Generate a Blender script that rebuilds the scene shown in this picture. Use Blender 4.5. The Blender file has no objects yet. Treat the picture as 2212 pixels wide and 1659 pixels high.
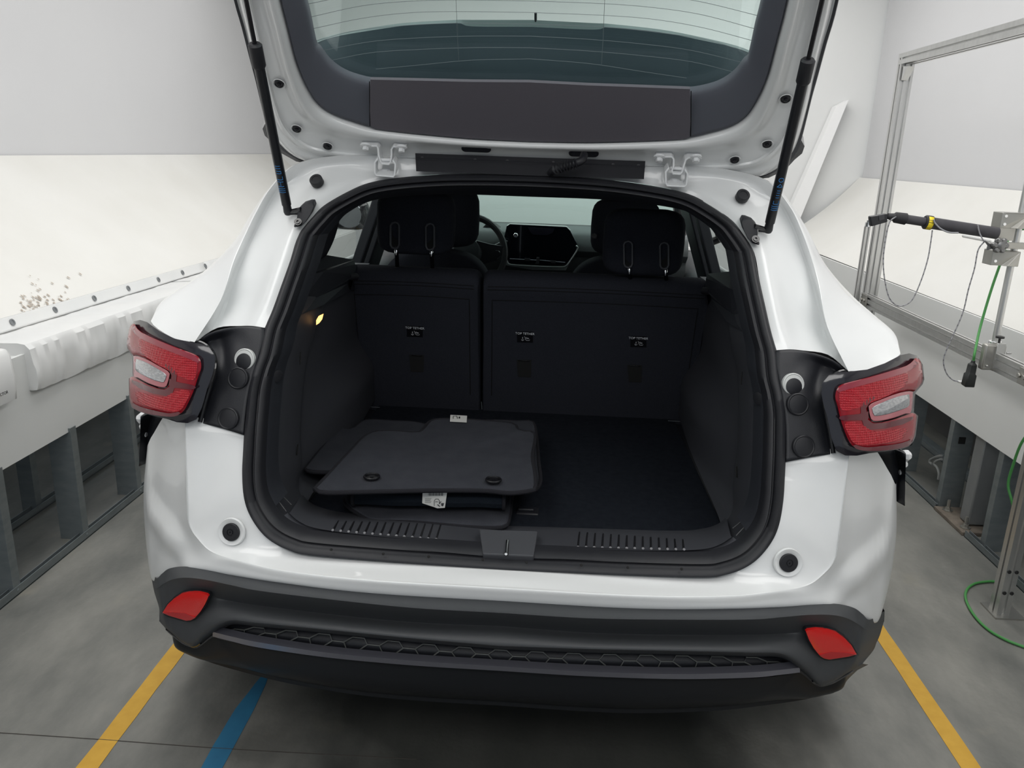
import bpy, math, random
from mathutils import Vector, Matrix
from mathutils.geometry import tessellate_polygon
random.seed(7)
C = bpy.context.scene.collection
V = Vector

# ------------------------------------------------------------------ camera, light, exposure
PITCH, YAW, ROLL, FPX = 0.282789, 0.045712, 0.033423, 1729.76
CAM = V((0.07033, -1.40953, 1.46846))
IW, IH = 2212, 1659
_fw = V((-math.sin(YAW)*math.cos(PITCH), math.cos(YAW)*math.cos(PITCH), -math.sin(PITCH)))
_rt = V((math.cos(YAW), math.sin(YAW), 0)); _up = _rt.cross(_fw)
RT = _rt*math.cos(ROLL) + _up*math.sin(ROLL); UP = RT.cross(_fw); FW = _fw
cam_data = bpy.data.cameras.new('camera'); cam = bpy.data.objects.new('camera', cam_data); C.objects.link(cam)
cam_data.sensor_fit = 'HORIZONTAL'; cam_data.sensor_width = 36; cam_data.lens = FPX/IW*36
cam_data.clip_start = 0.02; cam_data.clip_end = 200
m = Matrix((RT, UP, -FW)).transposed().to_4x4(); m.translation = CAM; cam.matrix_world = m
bpy.context.scene.camera = cam
sc = bpy.context.scene
sc.view_settings.view_transform = 'Standard'; sc.view_settings.look = 'None'
sc.view_settings.gamma = 1; sc.view_settings.exposure = 0.0
try: sc.view_settings.use_curve_mapping = False
except Exception: pass
world = bpy.data.worlds.new('world'); sc.world = world; world.use_nodes = True
bg = world.node_tree.nodes['Background']; bg.inputs[0].default_value = (0.80, 0.90, 1.0, 1); bg.inputs[1].default_value = 0.50

def area(name, loc, sx, sy, power, col=(1, 1, 1), target=None):
    l = bpy.data.lights.new(name, 'AREA'); l.shape = 'RECTANGLE'; l.size = sx; l.size_y = sy; l.energy = power; l.color = col
    o = bpy.data.objects.new(name, l); C.objects.link(o); o.location = loc
    if target is not None: o.rotation_euler = (V(target)-V(loc)).to_track_quat('-Z', 'Y').to_euler()
    return o
# the booth's ceiling light panels: one long row on each side and one over the entrance
area('ceiling_lamp_left', (-1.15, 1.6, 2.97), 1.0, 5.5, 60, (1, 0.99, 0.97))
area('ceiling_lamp_right', (1.25, 1.6, 2.97), 1.0, 5.5, 60, (1, 0.99, 0.97))
area('far_lamp', (-0.2, 4.5, 2.90), 4.0, 0.8, 17, (1, 0.99, 0.97), (-0.2, 4.75, 0))
area('entrance_lamp', (0.0, -2.2, 2.97), 3.4, 1.2, 60, (1, 0.99, 0.97), (0, -0.6, 0.4))

# ------------------------------------------------------------------ geometry of the photograph: a viewing ray met with a real surface
def ray(x, y): return RT*((x-IW/2)/FPX) - UP*((y-IH/2)/FPX) + FW
def PY(x, y, Y): d = ray(x, y); return CAM + d*((Y-CAM.y)/d.y)
def PX(x, y, X): d = ray(x, y); return CAM + d*((X-CAM.x)/d.x)
def PZ(x, y, Z): d = ray(x, y); return CAM + d*((Z-CAM.z)/d.z)
def lerp(tab, t):
    if t <= tab[0][0]: return tab[0][1]
    for (a, b), (c, d) in zip(tab, tab[1:]):
        if t <= c: return b + (d-b)*(t-a)/(c-a)
    return tab[-1][1]
OPEN = [(.55, .03), (.63, .06), (.675, .09), (.87, .17), (.98, .225), (1.07, .29), (1.2, .40), (1.31, .51), (1.40, .585), (1.46, .635), (1.52, .66)]
BUMP = [(0, .0), (.3, .012), (.5, .036), (.63, .07), (.75, .125), (.82, .20), (.87, .31), (.90, .45)]
def onf(x, y, fn, off=0):          # meet the ray with Y = fn(|X|, Z) + off
    def g(Y): p = PY(x, y, Y); return Y - fn(abs(p.x), p.z) - off
    a = -.15
    while g(a+.02) < 0 and a < 1.5: a += .02
    c = a + .02
    for _ in range(30):
        m_ = (a+c)/2
        if g(m_) < 0: a = m_
        else: c = m_
    return PY(x, y, (a+c)/2)
def fo(X, Z): return lerp(OPEN, Z)
def fb(X, Z): return lerp(BUMP, X)
def fl(X, Z):
    u = max(0, X-.66); return .135 + (3.2*u*u if u < .15 else .072+.96*(u-.15)) + .22*(Z-.9)
def O(x, y, off=0): return onf(x, y, fo, off)
def B(x, y, off=0): return onf(x, y, fb, off)
GN = V((0, -.67, -.7424)); GP0 = V((0, .62, 1.46))
def G(x, y, off=0):                # on the open tailgate's plane; off > 0 lies behind it
    p0 = GP0 - GN*off; d = ray(x, y); return CAM + d*((p0-CAM).dot(GN)/d.dot(GN))
def mir(p): return V((-p.x, p.y, p.z))

# ------------------------------------------------------------------ materials
MATS = {}
def mat(name, col, rough=.5, metal=0, coat=0, spec=.5, bump=None, noise=None, emit=None, trans=0, ior=1.45, alpha=1, sheen=0):
    if name in MATS: return MATS[name]
    m = bpy.data.materials.new(name); m.use_nodes = True; nt = m.node_tree; b = nt.nodes['Principled BSDF']
    b.inputs['Base Color'].default_value = (*col, 1); b.inputs['Roughness'].default_value = rough
    b.inputs['Metallic'].default_value = metal; b.inputs['Coat Weight'].default_value = coat
    b.inputs['Coat Roughness'].default_value = .03
    b.inputs['Specular IOR Level'].default_value = spec; b.inputs['IOR'].default_value = ior
    b.inputs['Transmission Weight'].default_value = trans; b.inputs['Alpha'].default_value = alpha
    b.inputs['Sheen Weight'].default_value = sheen
    tc = nt.nodes.new('ShaderNodeTexCoord')
    if noise:                       # (scale, second colour, amount[, stretch])
        n = nt.nodes.new('ShaderNodeTexNoise'); n.inputs['Scale'].default_value = noise[0]; n.inputs['Detail'].default_value = 6
        r = nt.nodes.new('ShaderNodeValToRGB'); r.color_ramp.elements[0].position = .5-noise[2]/2; r.color_ramp.elements[1].position = .5+noise[2]/2
        r.color_ramp.elements[0].color = (*col, 1); r.color_ramp.elements[1].color = (*noise[1], 1)
        src = tc.outputs['Object']
        if len(noise) > 3:
            mp = nt.nodes.new('ShaderNodeMapping'); mp.inputs['Scale'].default_value = noise[3]; nt.links.new(src, mp.inputs[0]); src = mp.outputs[0]
        nt.links.new(src, n.inputs['Vector']); nt.links.new(n.outputs['Fac'], r.inputs['Fac']); nt.links.new(r.outputs['Color'], b.inputs['Base Color'])
    if bump:                        # (scale, strength)
        n = nt.nodes.new('ShaderNodeTexNoise'); n.inputs['Scale'].default_value = bump[0]; n.inputs['Detail'].default_value = 3
        bp = nt.nodes.new('ShaderNodeBump'); bp.inputs['Strength'].default_value = bump[1]; bp.inputs['Distance'].default_value = .002
        nt.links.new(tc.outputs['Object'], n.inputs['Vector']); nt.links.new(n.outputs['Fac'], bp.inputs['Height']); nt.links.new(bp.outputs['Normal'], b.inputs['Normal'])
    if emit: b.inputs['Emission Color'].default_value = (*emit[0], 1); b.inputs['Emission Strength'].default_value = emit[1]
    MATS[name] = m; return m
WHITE = mat('white_car_paint', (.74, .75, .75), .28, coat=.45)
PLAST = mat('grained_black_plastic', (.012, .013, .017), .42, bump=(900, .25), spec=.45)
TRIM = mat('interior_black_plastic', (.023, .025, .031), .48, bump=(1200, .2), spec=.4)
CLAD = mat('dark_grey_cladding', (.044, .047, .051), .48, bump=(1400, .15), spec=.5)
GLOSS = mat('gloss_black', (.008, .008, .010), .08, coat=.6)
RUBBER = mat('black_rubber', (.012, .0125, .016), .5)
FABRIC = mat('black_seat_fabric', (.021, .023, .030), .95, bump=(700, .5), spec=.15, noise=(300, (.029, .031, .040), .5))
CARPET = mat('black_cargo_carpet', (.008, .010, .015), 1, bump=(500, .9), spec=.1, noise=(60, (.016, .019, .025), .6))
MATC = mat('charcoal_floor_mat_carpet', (.038, .041, .050), 1, bump=(600, .9), spec=.12, noise=(25, (.052, .054, .064), .6))
MATB = mat('floor_mat_binding', (.018, .018, .022), .9, bump=(900, .6), spec=.2)
HEADL = mat('gate_trim_plastic', (.098, .104, .125), .62, bump=(900, .1), spec=.35)
STEEL = mat('galvanised_steel', (.30, .33, .34), .5, metal=.65, noise=(14, (.20, .23, .24), .7, (1, 1, 3)))
ALU = mat('brushed_aluminium', (.66, .66, .65), .33, metal=.9, noise=(40, (.55, .55, .54), .6, (1, 1, .1)))
STEELP = mat('steel_plate', (.50, .49, .46), .35, metal=.85, noise=(18, (.40, .39, .36), .7))
CHROME = mat('chrome', (.85, .86, .88), .12, metal=1)
SATIN = mat('satin_dark_chrome', (.34, .34, .40), .3, metal=.8)
PAPER = mat('white_paper_tag', (.72, .72, .69), .7)
INK = mat('black_ink', (.02, .02, .02), .7)
WHITEINK = mat('white_ink', (.65, .67, .70), .6)
BLUEINK = mat('blue_ink', (.02, .16, .38), .5)
ZINC = mat('white_painted_steel', (.70, .71, .72), .35, coat=.3)

# ------------------------------------------------------------------ mesh helpers
class MB:
    def __init__(s): s.v = []; s.f = []; s.m = []
    def add(s, vs, fs, mi=0):
        n = len(s.v); s.v += [V(p) for p in vs]; s.f += [tuple(i+n for i in f) for f in fs]; s.m += [mi]*len(fs)
    def box(s, c, size, R=None, mi=0):
        c = V(c); h = V(size)/2; vs = []
        for x in (-1, 1):
            for y in (-1, 1):
                for z in (-1, 1):
                    p = V((x*h.x, y*h.y, z*h.z)); vs.append(c + (R @ p if R is not None else p))
        s.add(vs, [(0, 1, 3, 2), (4, 6, 7, 5), (0, 4, 5, 1), (2, 3, 7, 6), (0, 2, 6, 4), (1, 5, 7, 3)], mi)
    def tube(s, pts, r, n=10, mi=0, closed=False, cap=True):
        pts = [V(p) for p in pts]; N = len(pts); rs = r if isinstance(r, (list, tuple)) else [r]*N
        up = None; rings = []
        for i, p in enumerate(pts):
            if closed: t = pts[(i+1) % N]-pts[i-1]
            else: t = pts[min(i+1, N-1)]-pts[max(i-1, 0)]
            if t.length < 1e-9: t = V((0, 0, 1))
            t.normalize()
            if up is None: up = t.orthogonal().normalized()
            up = up - t*up.dot(t)
            if up.length < 1e-6: up = t.orthogonal()
            up.normalize(); w = t.cross(up)
            rings.append([p + (up*math.cos(2*math.pi*k/n) + w*math.sin(2*math.pi*k/n))*rs[i] for k in range(n)])
        vs = [q for rg in rings for q in rg]; fs = []
        for i in range(N if closed else N-1):
            a = i*n; b = ((i+1) % N)*n
            fs += [(a+k, a+(k+1) % n, b+(k+1) % n, b+k) for k in range(n)]
        if cap and not closed: fs += [tuple(range(n))[::-1], tuple((N-1)*n+k for k in range(n))]
        s.add(vs, fs, mi)
    def lathe(s, c, axis, prof, n=28, mi=0):       # prof: (radius, height along axis)
        c = V(c); a = V(axis).normalized(); u = a.orthogonal().normalized(); w = a.cross(u); vs = []
        for r, h in prof:
            vs += [c + a*h + (u*math.cos(2*math.pi*k/n) + w*math.sin(2*math.pi*k/n))*max(r, 1e-5) for k in range(n)]
        fs = []
        for i in range(len(prof)-1):
            fs += [(i*n+k, i*n+(k+1) % n, (i+1)*n+(k+1) % n, (i+1)*n+k) for k in range(n)]
        fs += [tuple(range(n))[::-1], tuple((len(prof)-1)*n+k for k in range(n))]
        s.add(vs, fs, mi)
    def plate(s, pts, ext, mi=0):                   # outline extruded by vector ext
        pts = [V(p) for p in pts]; e = V(ext); n = len(pts)
        tris = tessellate_polygon([pts])
        s.add(pts + [p+e for p in pts], [tuple(t) for t in tris] + [tuple(i+n for i in t)[::-1] for t in tris] + [(i, (i+1) % n, (i+1) % n+n, i+n) for i in range(n)], mi)
    def sheet(s, outline, fn, off, ext, step=7, mi=0, dome=0):   # outline in the photo laid on the surface Y = fn, filled finely, given thickness
        from mathutils.geometry import delaunay_2d_cdt
        pts = [V((x, y)) for x, y in outline]; dense = []
        for i, p in enumerate(pts):
            q = pts[(i+1) % len(pts)]; k = max(1, int((q-p).length/step)); dense += [p.lerp(q, t/k) for t in range(k)]
        n = len(dense)
        def inside(x, y):
            c = False; j = n-1
            for i in range(n):
                a, b_ = dense[i], dense[j]
                if (a.y > y) != (b_.y > y) and x < (b_.x-a.x)*(y-a.y)/(b_.y-a.y)+a.x: c = not c
                j = i
            return c
        def dist(x, y): return min((p-V((x, y))).length for p in dense)
        ins = []; x0 = min(p.x for p in dense); x1 = max(p.x for p in dense); y0 = min(p.y for p in dense); y1 = max(p.y for p in dense)
        y = y0+step/2
        while y < y1:
            x = x0+step/2
            while x < x1:
                if inside(x, y) and dist(x, y) > step*.55: ins.append(V((x, y)))
                x += step
            y += step
        vs, _, fs, _, _, _ = delaunay_2d_cdt(dense+ins, [], [list(range(n))], 1, 1e-5)
        P = []
        for v in vs:
            d = min(1, dist(v.x, v.y)/(step*2.0)) if dome else 0
            P.append(onf(v.x, v.y, fn, off-dome*math.sin(d*math.pi/2)))
        e = V(ext); m = len(P)
        s.add(P + [p+e for p in P], [tuple(f) for f in fs] + [tuple(i+m for i in f)[::-1] for f in fs], mi)
        R = [onf(p.x, p.y, fn, off) for p in dense]; s.add(R+[p+e for p in R], [(i, (i+1) % n, (i+1) % n+n, i+n) for i in range(n)], mi); return s
    def grid(s, rows, mi=0, flip=False, closed=False):
        R = len(rows); K = len(rows[0]); vs = [p for r in rows for p in r]; fs = []
        for i in range(R if closed else R-1):
            j = (i+1) % R
            for k in range(K-1):
                f = (i*K+k, i*K+k+1, j*K+k+1, j*K+k); fs.append(f[::-1] if flip else f)
        s.add(vs, fs, mi)
    def mirrored(s):
        o = MB(); o.v = [mir(p) for p in s.v]; o.f = [f[::-1] for f in s.f]; o.m = list(s.m); return o
    def join(s, o): s.add(o.v, o.f); s.m[-len(o.f):] = o.m; return s
    def build(s, name, mats, parent=None, smooth=True, bevel=0, solid=0, sub=0, weld=True, angle=35, bseg=2):
        me = bpy.data.meshes.new(name); me.from_pydata([tuple(p) for p in s.v], [], s.f)
        if not isinstance(mats, (list, tuple)): mats = [mats]
        for m_ in mats: me.materials.append(m_)
        for p, mi in zip(me.polygons, s.m): p.material_index = mi
        import bmesh
        bm = bmesh.new(); bm.from_mesh(me)
        if weld: bmesh.ops.remove_doubles(bm, verts=bm.verts, dist=1e-5)
        bmesh.ops.recalc_face_normals(bm, faces=bm.faces)
        bm.to_mesh(me); bm.free()
        if smooth:
            me.polygons.foreach_set('use_smooth', [True]*len(me.polygons))
            try: me.set_sharp_from_angle(angle=math.radians(angle))
            except Exception: pass
        o = bpy.data.objects.new(name, me); C.objects.link(o)
        if parent is not None: attach(o, parent)
        if solid:
            md = o.modifiers.new('solid', 'SOLIDIFY'); md.thickness = solid; md.offset = 0 if isinstance(solid, float) and solid < 0 else -1
            md.thickness = abs(solid)
        if bevel:
            md = o.modifiers.new('bevel', 'BEVEL'); md.width = bevel; md.segments = bseg; md.limit_method = 'ANGLE'; md.angle_limit = math.radians(40)
        if sub:
            md = o.modifiers.new('sub', 'SUBSURF'); md.levels = sub; md.render_levels = sub
        return o
WORLD = {}
def attach(o, parent):
    o.parent = parent; o.matrix_parent_inverse = WORLD.get(parent.name, Matrix.Identity(4)).inverted()
def thing(name, label, cat, loc=(0, 0, 0), group=None):
    o = bpy.data.objects.new(name, None); C.objects.link(o); o.location = loc; o.empty_display_size = .1
    WORLD[o.name] = Matrix.Translation(V(loc)); tag(o, label, cat, group); return o
def tag(o, label, cat, group=None):
    o['label'] = label; o['category'] = cat
    if group: o['group'] = group
    return o
def struct(o): o['kind'] = 'structure'; return o
def copy_tree(o, d, parent=None, label=None):
    c = o.copy(); C.objects.link(c)
    if parent is None: c.location = o.location + V(d); WORLD[c.name] = Matrix.Translation(c.location)
    else: c.parent = parent
    if label: c['label'] = label
    for ch in list(o.children): copy_tree(ch, d, c)
    return c
def cr(P, n):                                        # Catmull-Rom through P, n steps per span
    if n <= 1: return list(P)
    out = []; L = len(P)
    for i in range(L-1):
        p1, p2 = P[i], P[i+1]
        p0 = P[i-1] if i > 0 else p1*2-p2; p3 = P[i+2] if i+2 < L else p2*2-p1
        for k in range(n):
            t = k/n; out.append(.5*((2*p1) + (p2-p0)*t + (2*p0-5*p1+4*p2-p3)*t*t + (3*p1-p0-3*p2+p3)*t**3))
    out.append(P[-1]); return out
def smoothgrid(rows, nu=4, nv=4):
    rows = [cr(r, nv) for r in rows]
    cols = [cr([r[k] for r in rows], nu) for k in range(len(rows[0]))]
    return [[c[i] for c in cols] for i in range(len(cols[0]))]
def snap0(P, e=.03): return [V((0, p.y, p.z)) if abs(p.x) < e else p for p in P]
def seg(P, n=4): return cr([V(p) for p in P], n)
def resample(P, n):
    L = [0]
    for a, b in zip(P, P[1:]): L.append(L[-1]+(b-a).length)
    out = []; j = 0
    for i in range(n):
        t = L[-1]*i/(n-1)
        while j < len(P)-2 and L[j+1] < t: j += 1
        d = L[j+1]-L[j]; u = 0 if d < 1e-9 else (t-L[j])/d; out.append(P[j].lerp(P[j+1], min(max(u, 0), 1)))
    return out
def lettering(name, txt, size, loc, right, up, material, parent=None, depth=.0004):
    cu = bpy.data.curves.new(name, 'FONT'); cu.body = txt; cu.size = size; cu.extrude = depth; cu.align_x = 'CENTER'; cu.align_y = 'CENTER'
    t = bpy.data.objects.new(name, cu); C.objects.link(t)
    dg = bpy.context.evaluated_depsgraph_get(); me = bpy.data.meshes.new_from_object(t.evaluated_get(dg))
    bpy.data.objects.remove(t); r = V(right).normalized(); u = V(up).normalized(); n = r.cross(u)
    M = Matrix((r, u, n)).transposed().to_4x4(); M.translation = V(loc); me.transform(M); me.materials.clear(); me.materials.append(material)
    o = bpy.data.objects.new(name, me); C.objects.link(o)
    if parent is not None: attach(o, parent)
    return o
# ================================================================== THE BOOTH
def floor_material():
    m = bpy.data.materials.new('sealed_concrete'); m.use_nodes = True; nt = m.node_tree; b = nt.nodes['Principled BSDF']
    tc = nt.nodes.new('ShaderNodeTexCoord'); N = nt.nodes.new; L = nt.links.new
    n1 = N('ShaderNodeTexNoise'); n1.inputs['Scale'].default_value = 2.2; n1.inputs['Detail'].default_value = 9; n1.inputs['Roughness'].default_value = .62
    mp = N('ShaderNodeMapping'); mp.inputs['Scale'].default_value = (1.6, .7, 1); mp.inputs['Rotation'].default_value = (0, 0, .5)
    L(tc.outputs['Object'], mp.inputs[0]); L(mp.outputs[0], n1.inputs['Vector'])
    r = N('ShaderNodeValToRGB'); e = r.color_ramp.elements; e[0].position = .3; e[0].color = (.100, .104, .098, 1); e[1].position = .70; e[1].color = (.262, .256, .232, 1)
    L(n1.outputs['Fac'], r.inputs['Fac'])
    n2 = N('ShaderNodeTexNoise'); n2.inputs['Scale'].default_value = 5; n2.inputs['Detail'].default_value = 5; L(tc.outputs['Object'], n2.inputs['Vector'])
    r2 = N('ShaderNodeValToRGB'); r2.color_ramp.elements[0].position = .62; r2.color_ramp.elements[1].position = .78; L(n2.outputs['Fac'], r2.inputs['Fac'])
    mx = N('ShaderNodeMixRGB'); mx.inputs[2].default_value = (.34, .31, .24, 1); L(r.outputs['Color'], mx.inputs[1])
    mu = N('ShaderNodeMath'); mu.operation = 'MULTIPLY'; mu.inputs[1].default_value = .35; L(r2.outputs['Color'], mu.inputs[0]); L(mu.outputs[0], mx.inputs[0])
    # dark oily staining plus the car's shade painted in, ragged edge, where cars stand
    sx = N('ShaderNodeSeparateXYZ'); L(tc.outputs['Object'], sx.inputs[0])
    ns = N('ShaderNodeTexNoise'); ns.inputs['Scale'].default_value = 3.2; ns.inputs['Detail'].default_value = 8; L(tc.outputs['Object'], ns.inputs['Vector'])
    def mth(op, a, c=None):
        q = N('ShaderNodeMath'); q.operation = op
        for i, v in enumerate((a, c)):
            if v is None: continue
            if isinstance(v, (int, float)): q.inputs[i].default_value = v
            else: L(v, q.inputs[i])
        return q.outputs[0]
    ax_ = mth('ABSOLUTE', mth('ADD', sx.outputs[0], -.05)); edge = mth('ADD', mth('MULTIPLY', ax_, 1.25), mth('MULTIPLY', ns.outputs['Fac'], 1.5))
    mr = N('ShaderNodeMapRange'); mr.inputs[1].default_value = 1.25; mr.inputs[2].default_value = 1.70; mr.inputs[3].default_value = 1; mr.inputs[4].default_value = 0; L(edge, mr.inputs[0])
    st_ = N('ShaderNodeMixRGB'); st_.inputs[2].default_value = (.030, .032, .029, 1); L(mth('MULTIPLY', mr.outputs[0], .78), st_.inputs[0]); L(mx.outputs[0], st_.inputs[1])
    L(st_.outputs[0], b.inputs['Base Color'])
    n3 = N('ShaderNodeTexNoise'); n3.inputs['Scale'].default_value = 60; n3.inputs['Detail'].default_value = 6; L(tc.outputs['Object'], n3.inputs['Vector'])
    bp = N('ShaderNodeBump'); bp.inputs['Strength'].default_value = .25; bp.inputs['Distance'].default_value = .004; L(n3.outputs['Fac'], bp.inputs['Height']); L(bp.outputs['Normal'], b.inputs['Normal'])
    r4 = N('ShaderNodeMapRange'); r4.inputs[3].default_value = .38; r4.inputs[4].default_value = .62; L(n1.outputs['Fac'], r4.inputs[0]); L(r4.outputs[0], b.inputs['Roughness'])
    b.inputs['Specular IOR Level'].default_value = .4
    return m
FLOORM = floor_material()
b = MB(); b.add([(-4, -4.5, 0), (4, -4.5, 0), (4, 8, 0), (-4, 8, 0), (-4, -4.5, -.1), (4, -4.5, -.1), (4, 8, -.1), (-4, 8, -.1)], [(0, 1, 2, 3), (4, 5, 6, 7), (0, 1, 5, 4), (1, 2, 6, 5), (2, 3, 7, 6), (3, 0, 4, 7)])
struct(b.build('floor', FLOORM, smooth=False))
# saw-cut joint crossing the floor behind the car
j = [PZ(-120, 1575, .001), PZ(200, 1596, .001), PZ(500, 1618, .001), PZ(900, 1640, .001)]
b = MB(); b.tube(cr(j, 6), .0010, 4); struct(b.build('trim_1', mat('joint_dirt', (.07, .062, .055), .9)))

CREAM = mat('cream_vinyl_screen', (.67, .66, .625), .65, noise=(1.6, (.74, .735, .71), .5), bump=(1.2, .6))
GREYW = mat('grey_white_wall', (.60, .60, .613), .6, noise=(.8, (.64, .64, .65), .6))
SKIRT = mat('grey_board_skirt', (.68, .69, .68), .6, noise=(3, (.73, .74, .73), .7))
VINYL = mat('white_vinyl_cover', (.66, .67, .67), .5, bump=(7, .6), noise=(4, (.72, .72, .71), .6))
DARKB = mat('dark_wall_base', (.16, .16, .155), .8, noise=(4, (.10, .10, .10), .7))
ZC = 1.37
def quadwall(name, pts, material, t=.04, n=(0, 1, 0)):
    b = MB(); b.plate([V(p) for p in pts], V(n)*t); return struct(b.build(name, material, smooth=False))
# wall_left: a sloping cream screen rising from the ledge, a vertical upper wall over it, a far wall across, the same on the right
XL, XR, XF = -2.6, 2.4, None
YF = lambda x: 5.1 + (2.4-x)*.27          # far wall line
b = MB()
rows = []
for i in range(9):
    t = i/8; x = -1.875 + (XL+1.875)*t; z = .80 + (ZC-.80)*t; s = .012*math.sin(math.pi*t)
    rows.append([V((x-s, y, z)) for y in (-3.5, -1, 1, 2.5, 4, YF(XL))])
b.grid(rows); b.grid([[p+V((-.03, 0, -.03)) for p in r] for r in rows])
struct(b.build('wall_left', CREAM))
b = MB(); rows = []
for i in range(9):
    t = i/8; x = 1.86 + (XR-1.86)*t; z = .87 + (ZC-.01-.87)*t; s = .04*math.sin(math.pi*t)
    rows.append([V((x+s, y, z)) for y in (-3.5, -1, 1, 2.8, 4, YF(XR))])
b.grid(rows); b.grid([[p+V((.03, 0, -.03)) for p in r] for r in rows])
struct(b.build('wall_right', CREAM))
b = MB(); b.box((XL-.03, 1.55, (ZC+3.04)/2), (.05, 10.2, 3.06-ZC)); struct(b.build('wall_left_upper', GREYW, smooth=False))
b = MB(); b.box((XR+.03, .75, (ZC+3.0)/2), (.05, 8.6, 3.10-ZC)); struct(b.build('wall_right_upper', GREYW, smooth=False))
quadwall('wall_far', [(XR+.05, YF(XR+.05), 0), (XR+.05, YF(XR+.05), 3.05), (XL-.05, YF(XL-.05), 3.05), (XL-.05, YF(XL-.05), 0)], mat('far_wall_white', (.72, .725, .72), .6), .05)
b = MB(); b.box((0, 1.6, 3.07), (6.5, 10.6, .06)); struct(b.build('ceiling', mat('white_ceiling', (.90, .90, .90), .7), smooth=False))
# slanted white board lying against the far wall beyond the car's right side
pts = [PX(x, y, 2.30) for x, y in ((1833, 218), (1806, 230), (1708, 452), (1724, 474))]
def onfar(x, y, off=0):
    d = ray(x, y); # plane Y = 5.1+(2.4-X)*.27 - off
    t = (5.1 + (2.4-CAM.x)*.27 - off - CAM.y)/(d.y + .27*d.x); return CAM + d*t
b = MB(); b.plate([onfar(x, y, .10) for x, y in ((1833, 216), (1806, 230), (1700, 468), (1728, 474))], (0, .09, 0))
slb = tag(b.build('slanted_board', mat('white_board', (.86, .86, .86), .5), smooth=False), 'white slanted strip of board leaning against the far booth wall beside the open tailgate', 'board')

# ---- left side: skirt board, stud frame, vinyl covers on the ledge
b = MB(); b.plate([(-1.66, y, z) for y, z in ((-3.4, .79), (5.6, .755), (5.6, .445), (-3.4, .425))], (-.012, 0, 0)); struct(b.build('wall_left_skirt', SKIRT, smooth=False))
b = MB(); b.box((-1.77, 1.1, .755), (.20, 9, .02)); struct(b.build('trim_2', SKIRT, smooth=False))
b = MB(); b.plate([(1.825, -3.4, .885), (1.825, 5.2, .87), (1.825, 5.2, .42), (1.825, -3.4, .42)], (.012, 0, 0)); struct(b.build('wall_right_skirt', SKIRT, smooth=False))
for k, (x, s) in enumerate(((-2.75, 1), (2.35, -1))):
    b = MB(); b.box((x, 1, .42), (.05, 9, .84)); struct(b.build('wall_%s_base' % ('left', 'right')[k], DARKB, smooth=False))
def track(name, x, s, w, y0, y1, lip=.03):
    b = MB(); b.box((x+s*w/2, (y0+y1)/2, .002+.0015), (w, y1-y0, .003)); b.box((x+s*.0015, (y0+y1)/2, lip/2), (.003, y1-y0, lip)); b.box((x+s*(w-.0015), (y0+y1)/2, lip/2), (.003, y1-y0, lip))
    return struct(b.build(name, STEEL, smooth=False))
track('trim_3', -1.65, -1, .020, -2.5, 5.5, .032); track('trim_4', -1.96, -1, .03, -2.5, 5.5)
track('trim_5', 1.817, 1, .020, 1.96, 5.0); track('trim_6', 1.817, 1, .020, -2.4, 1.69); track('trim_7', 2.12, 1, .06, -2.4, 5)
def stud(x, y, s, top, label, w=.09, g=''):
    t = thing('wall_stud', label, 'stud', (x, y, 0), g)
    b = MB(); b.box((x+s*.0012, y+.018, top/2+.002), (.0024, .036, top-.004)); b.build('flange', STEEL, t, smooth=False, bevel=.0008)
    b = MB(); b.box((x+s*(w/2), y+.0012, top/2+.002), (w-.004, .0024, top-.004)); b.build('web', STEEL, t, smooth=False)
    b = MB(); b.box((x+s*(w-.0012), y+.018, top/2+.002), (.0024, .036, top-.004)); b.build('rear_flange', STEEL, t, smooth=False)
    b = MB(); b.lathe((x-s*.0005, y+.018, .018), (-s, 0, 0), [(.006, 0), (.006, .002), (.003, .004)], 10); b.build('screw', STEEL, t)
    return t
LG = 'steel studs under the left ledge'; RG = 'steel studs under the right ledge'
for y, lab in ((.437, None), (.842, 'galvanised steel stud at the left edge of the photo, under the left ledge'), (1.247, 'galvanised steel stud midway between the left photo edge and the tail lamp'), (1.655, 'galvanised steel stud right beside the left tail lamp, under the ledge'), (2.065, None), (2.47, None)):
    if lab: stud(-1.652, y, -1, .45, lab, g=LG)
for y, lab in ((.99, 'galvanised stud of the rear frame row, nearest the left photo edge'), (1.45, 'galvanised stud of the rear frame row, seen behind the left front studs')):
    stud(-1.965, y, -1, .8, lab, .06, LG)
for y, lab, x in ((2.40, 'galvanised steel stud farthest back, beside the right tail lamp', 1.83), (1.955, 'galvanised steel stud with punched hole behind the rusty base plate', 1.83), (1.56, 'galvanised steel stud in front of the rusty base plate, beside the rig post', 1.83)):
    t = stud(x, y, 1, .43, lab, g=RG)
for c in [c for c in C.objects if c.get('label', '').startswith('galvanised steel stud with punched')]:
    b = MB(); b.box((1.872, 1.9515, .33), (.028, .003, .03)); b.build('punched_hole', mat('hole_dark', (.01, .01, .01), .9), c, smooth=False, bevel=.0)
t = thing('support_post', 'square grey steel column bolted to a rusty base plate under the right ledge', 'post', (1.90, 1.80, 0))
b = MB(); b.box((1.90, 1.80, .23), (.075, .075, .42)); b.build('column', mat('grey_painted_steel', (.24, .25, .26), .5, metal=.3, noise=(12, (.30, .31, .31), .6)), t, bevel=.006)
b = MB(); b.plate([(1.812, 1.96, 0), (1.812, 1.70, 0), (1.99, 1.70, 0), (1.99, 1.96, 0)], (0, 0, .016)); b.build('base_plate', mat('rusty_plate', (.12, .10, .08), .8, noise=(20, (.26, .22, .18), .5)), t, smooth=False, bevel=.003)
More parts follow.
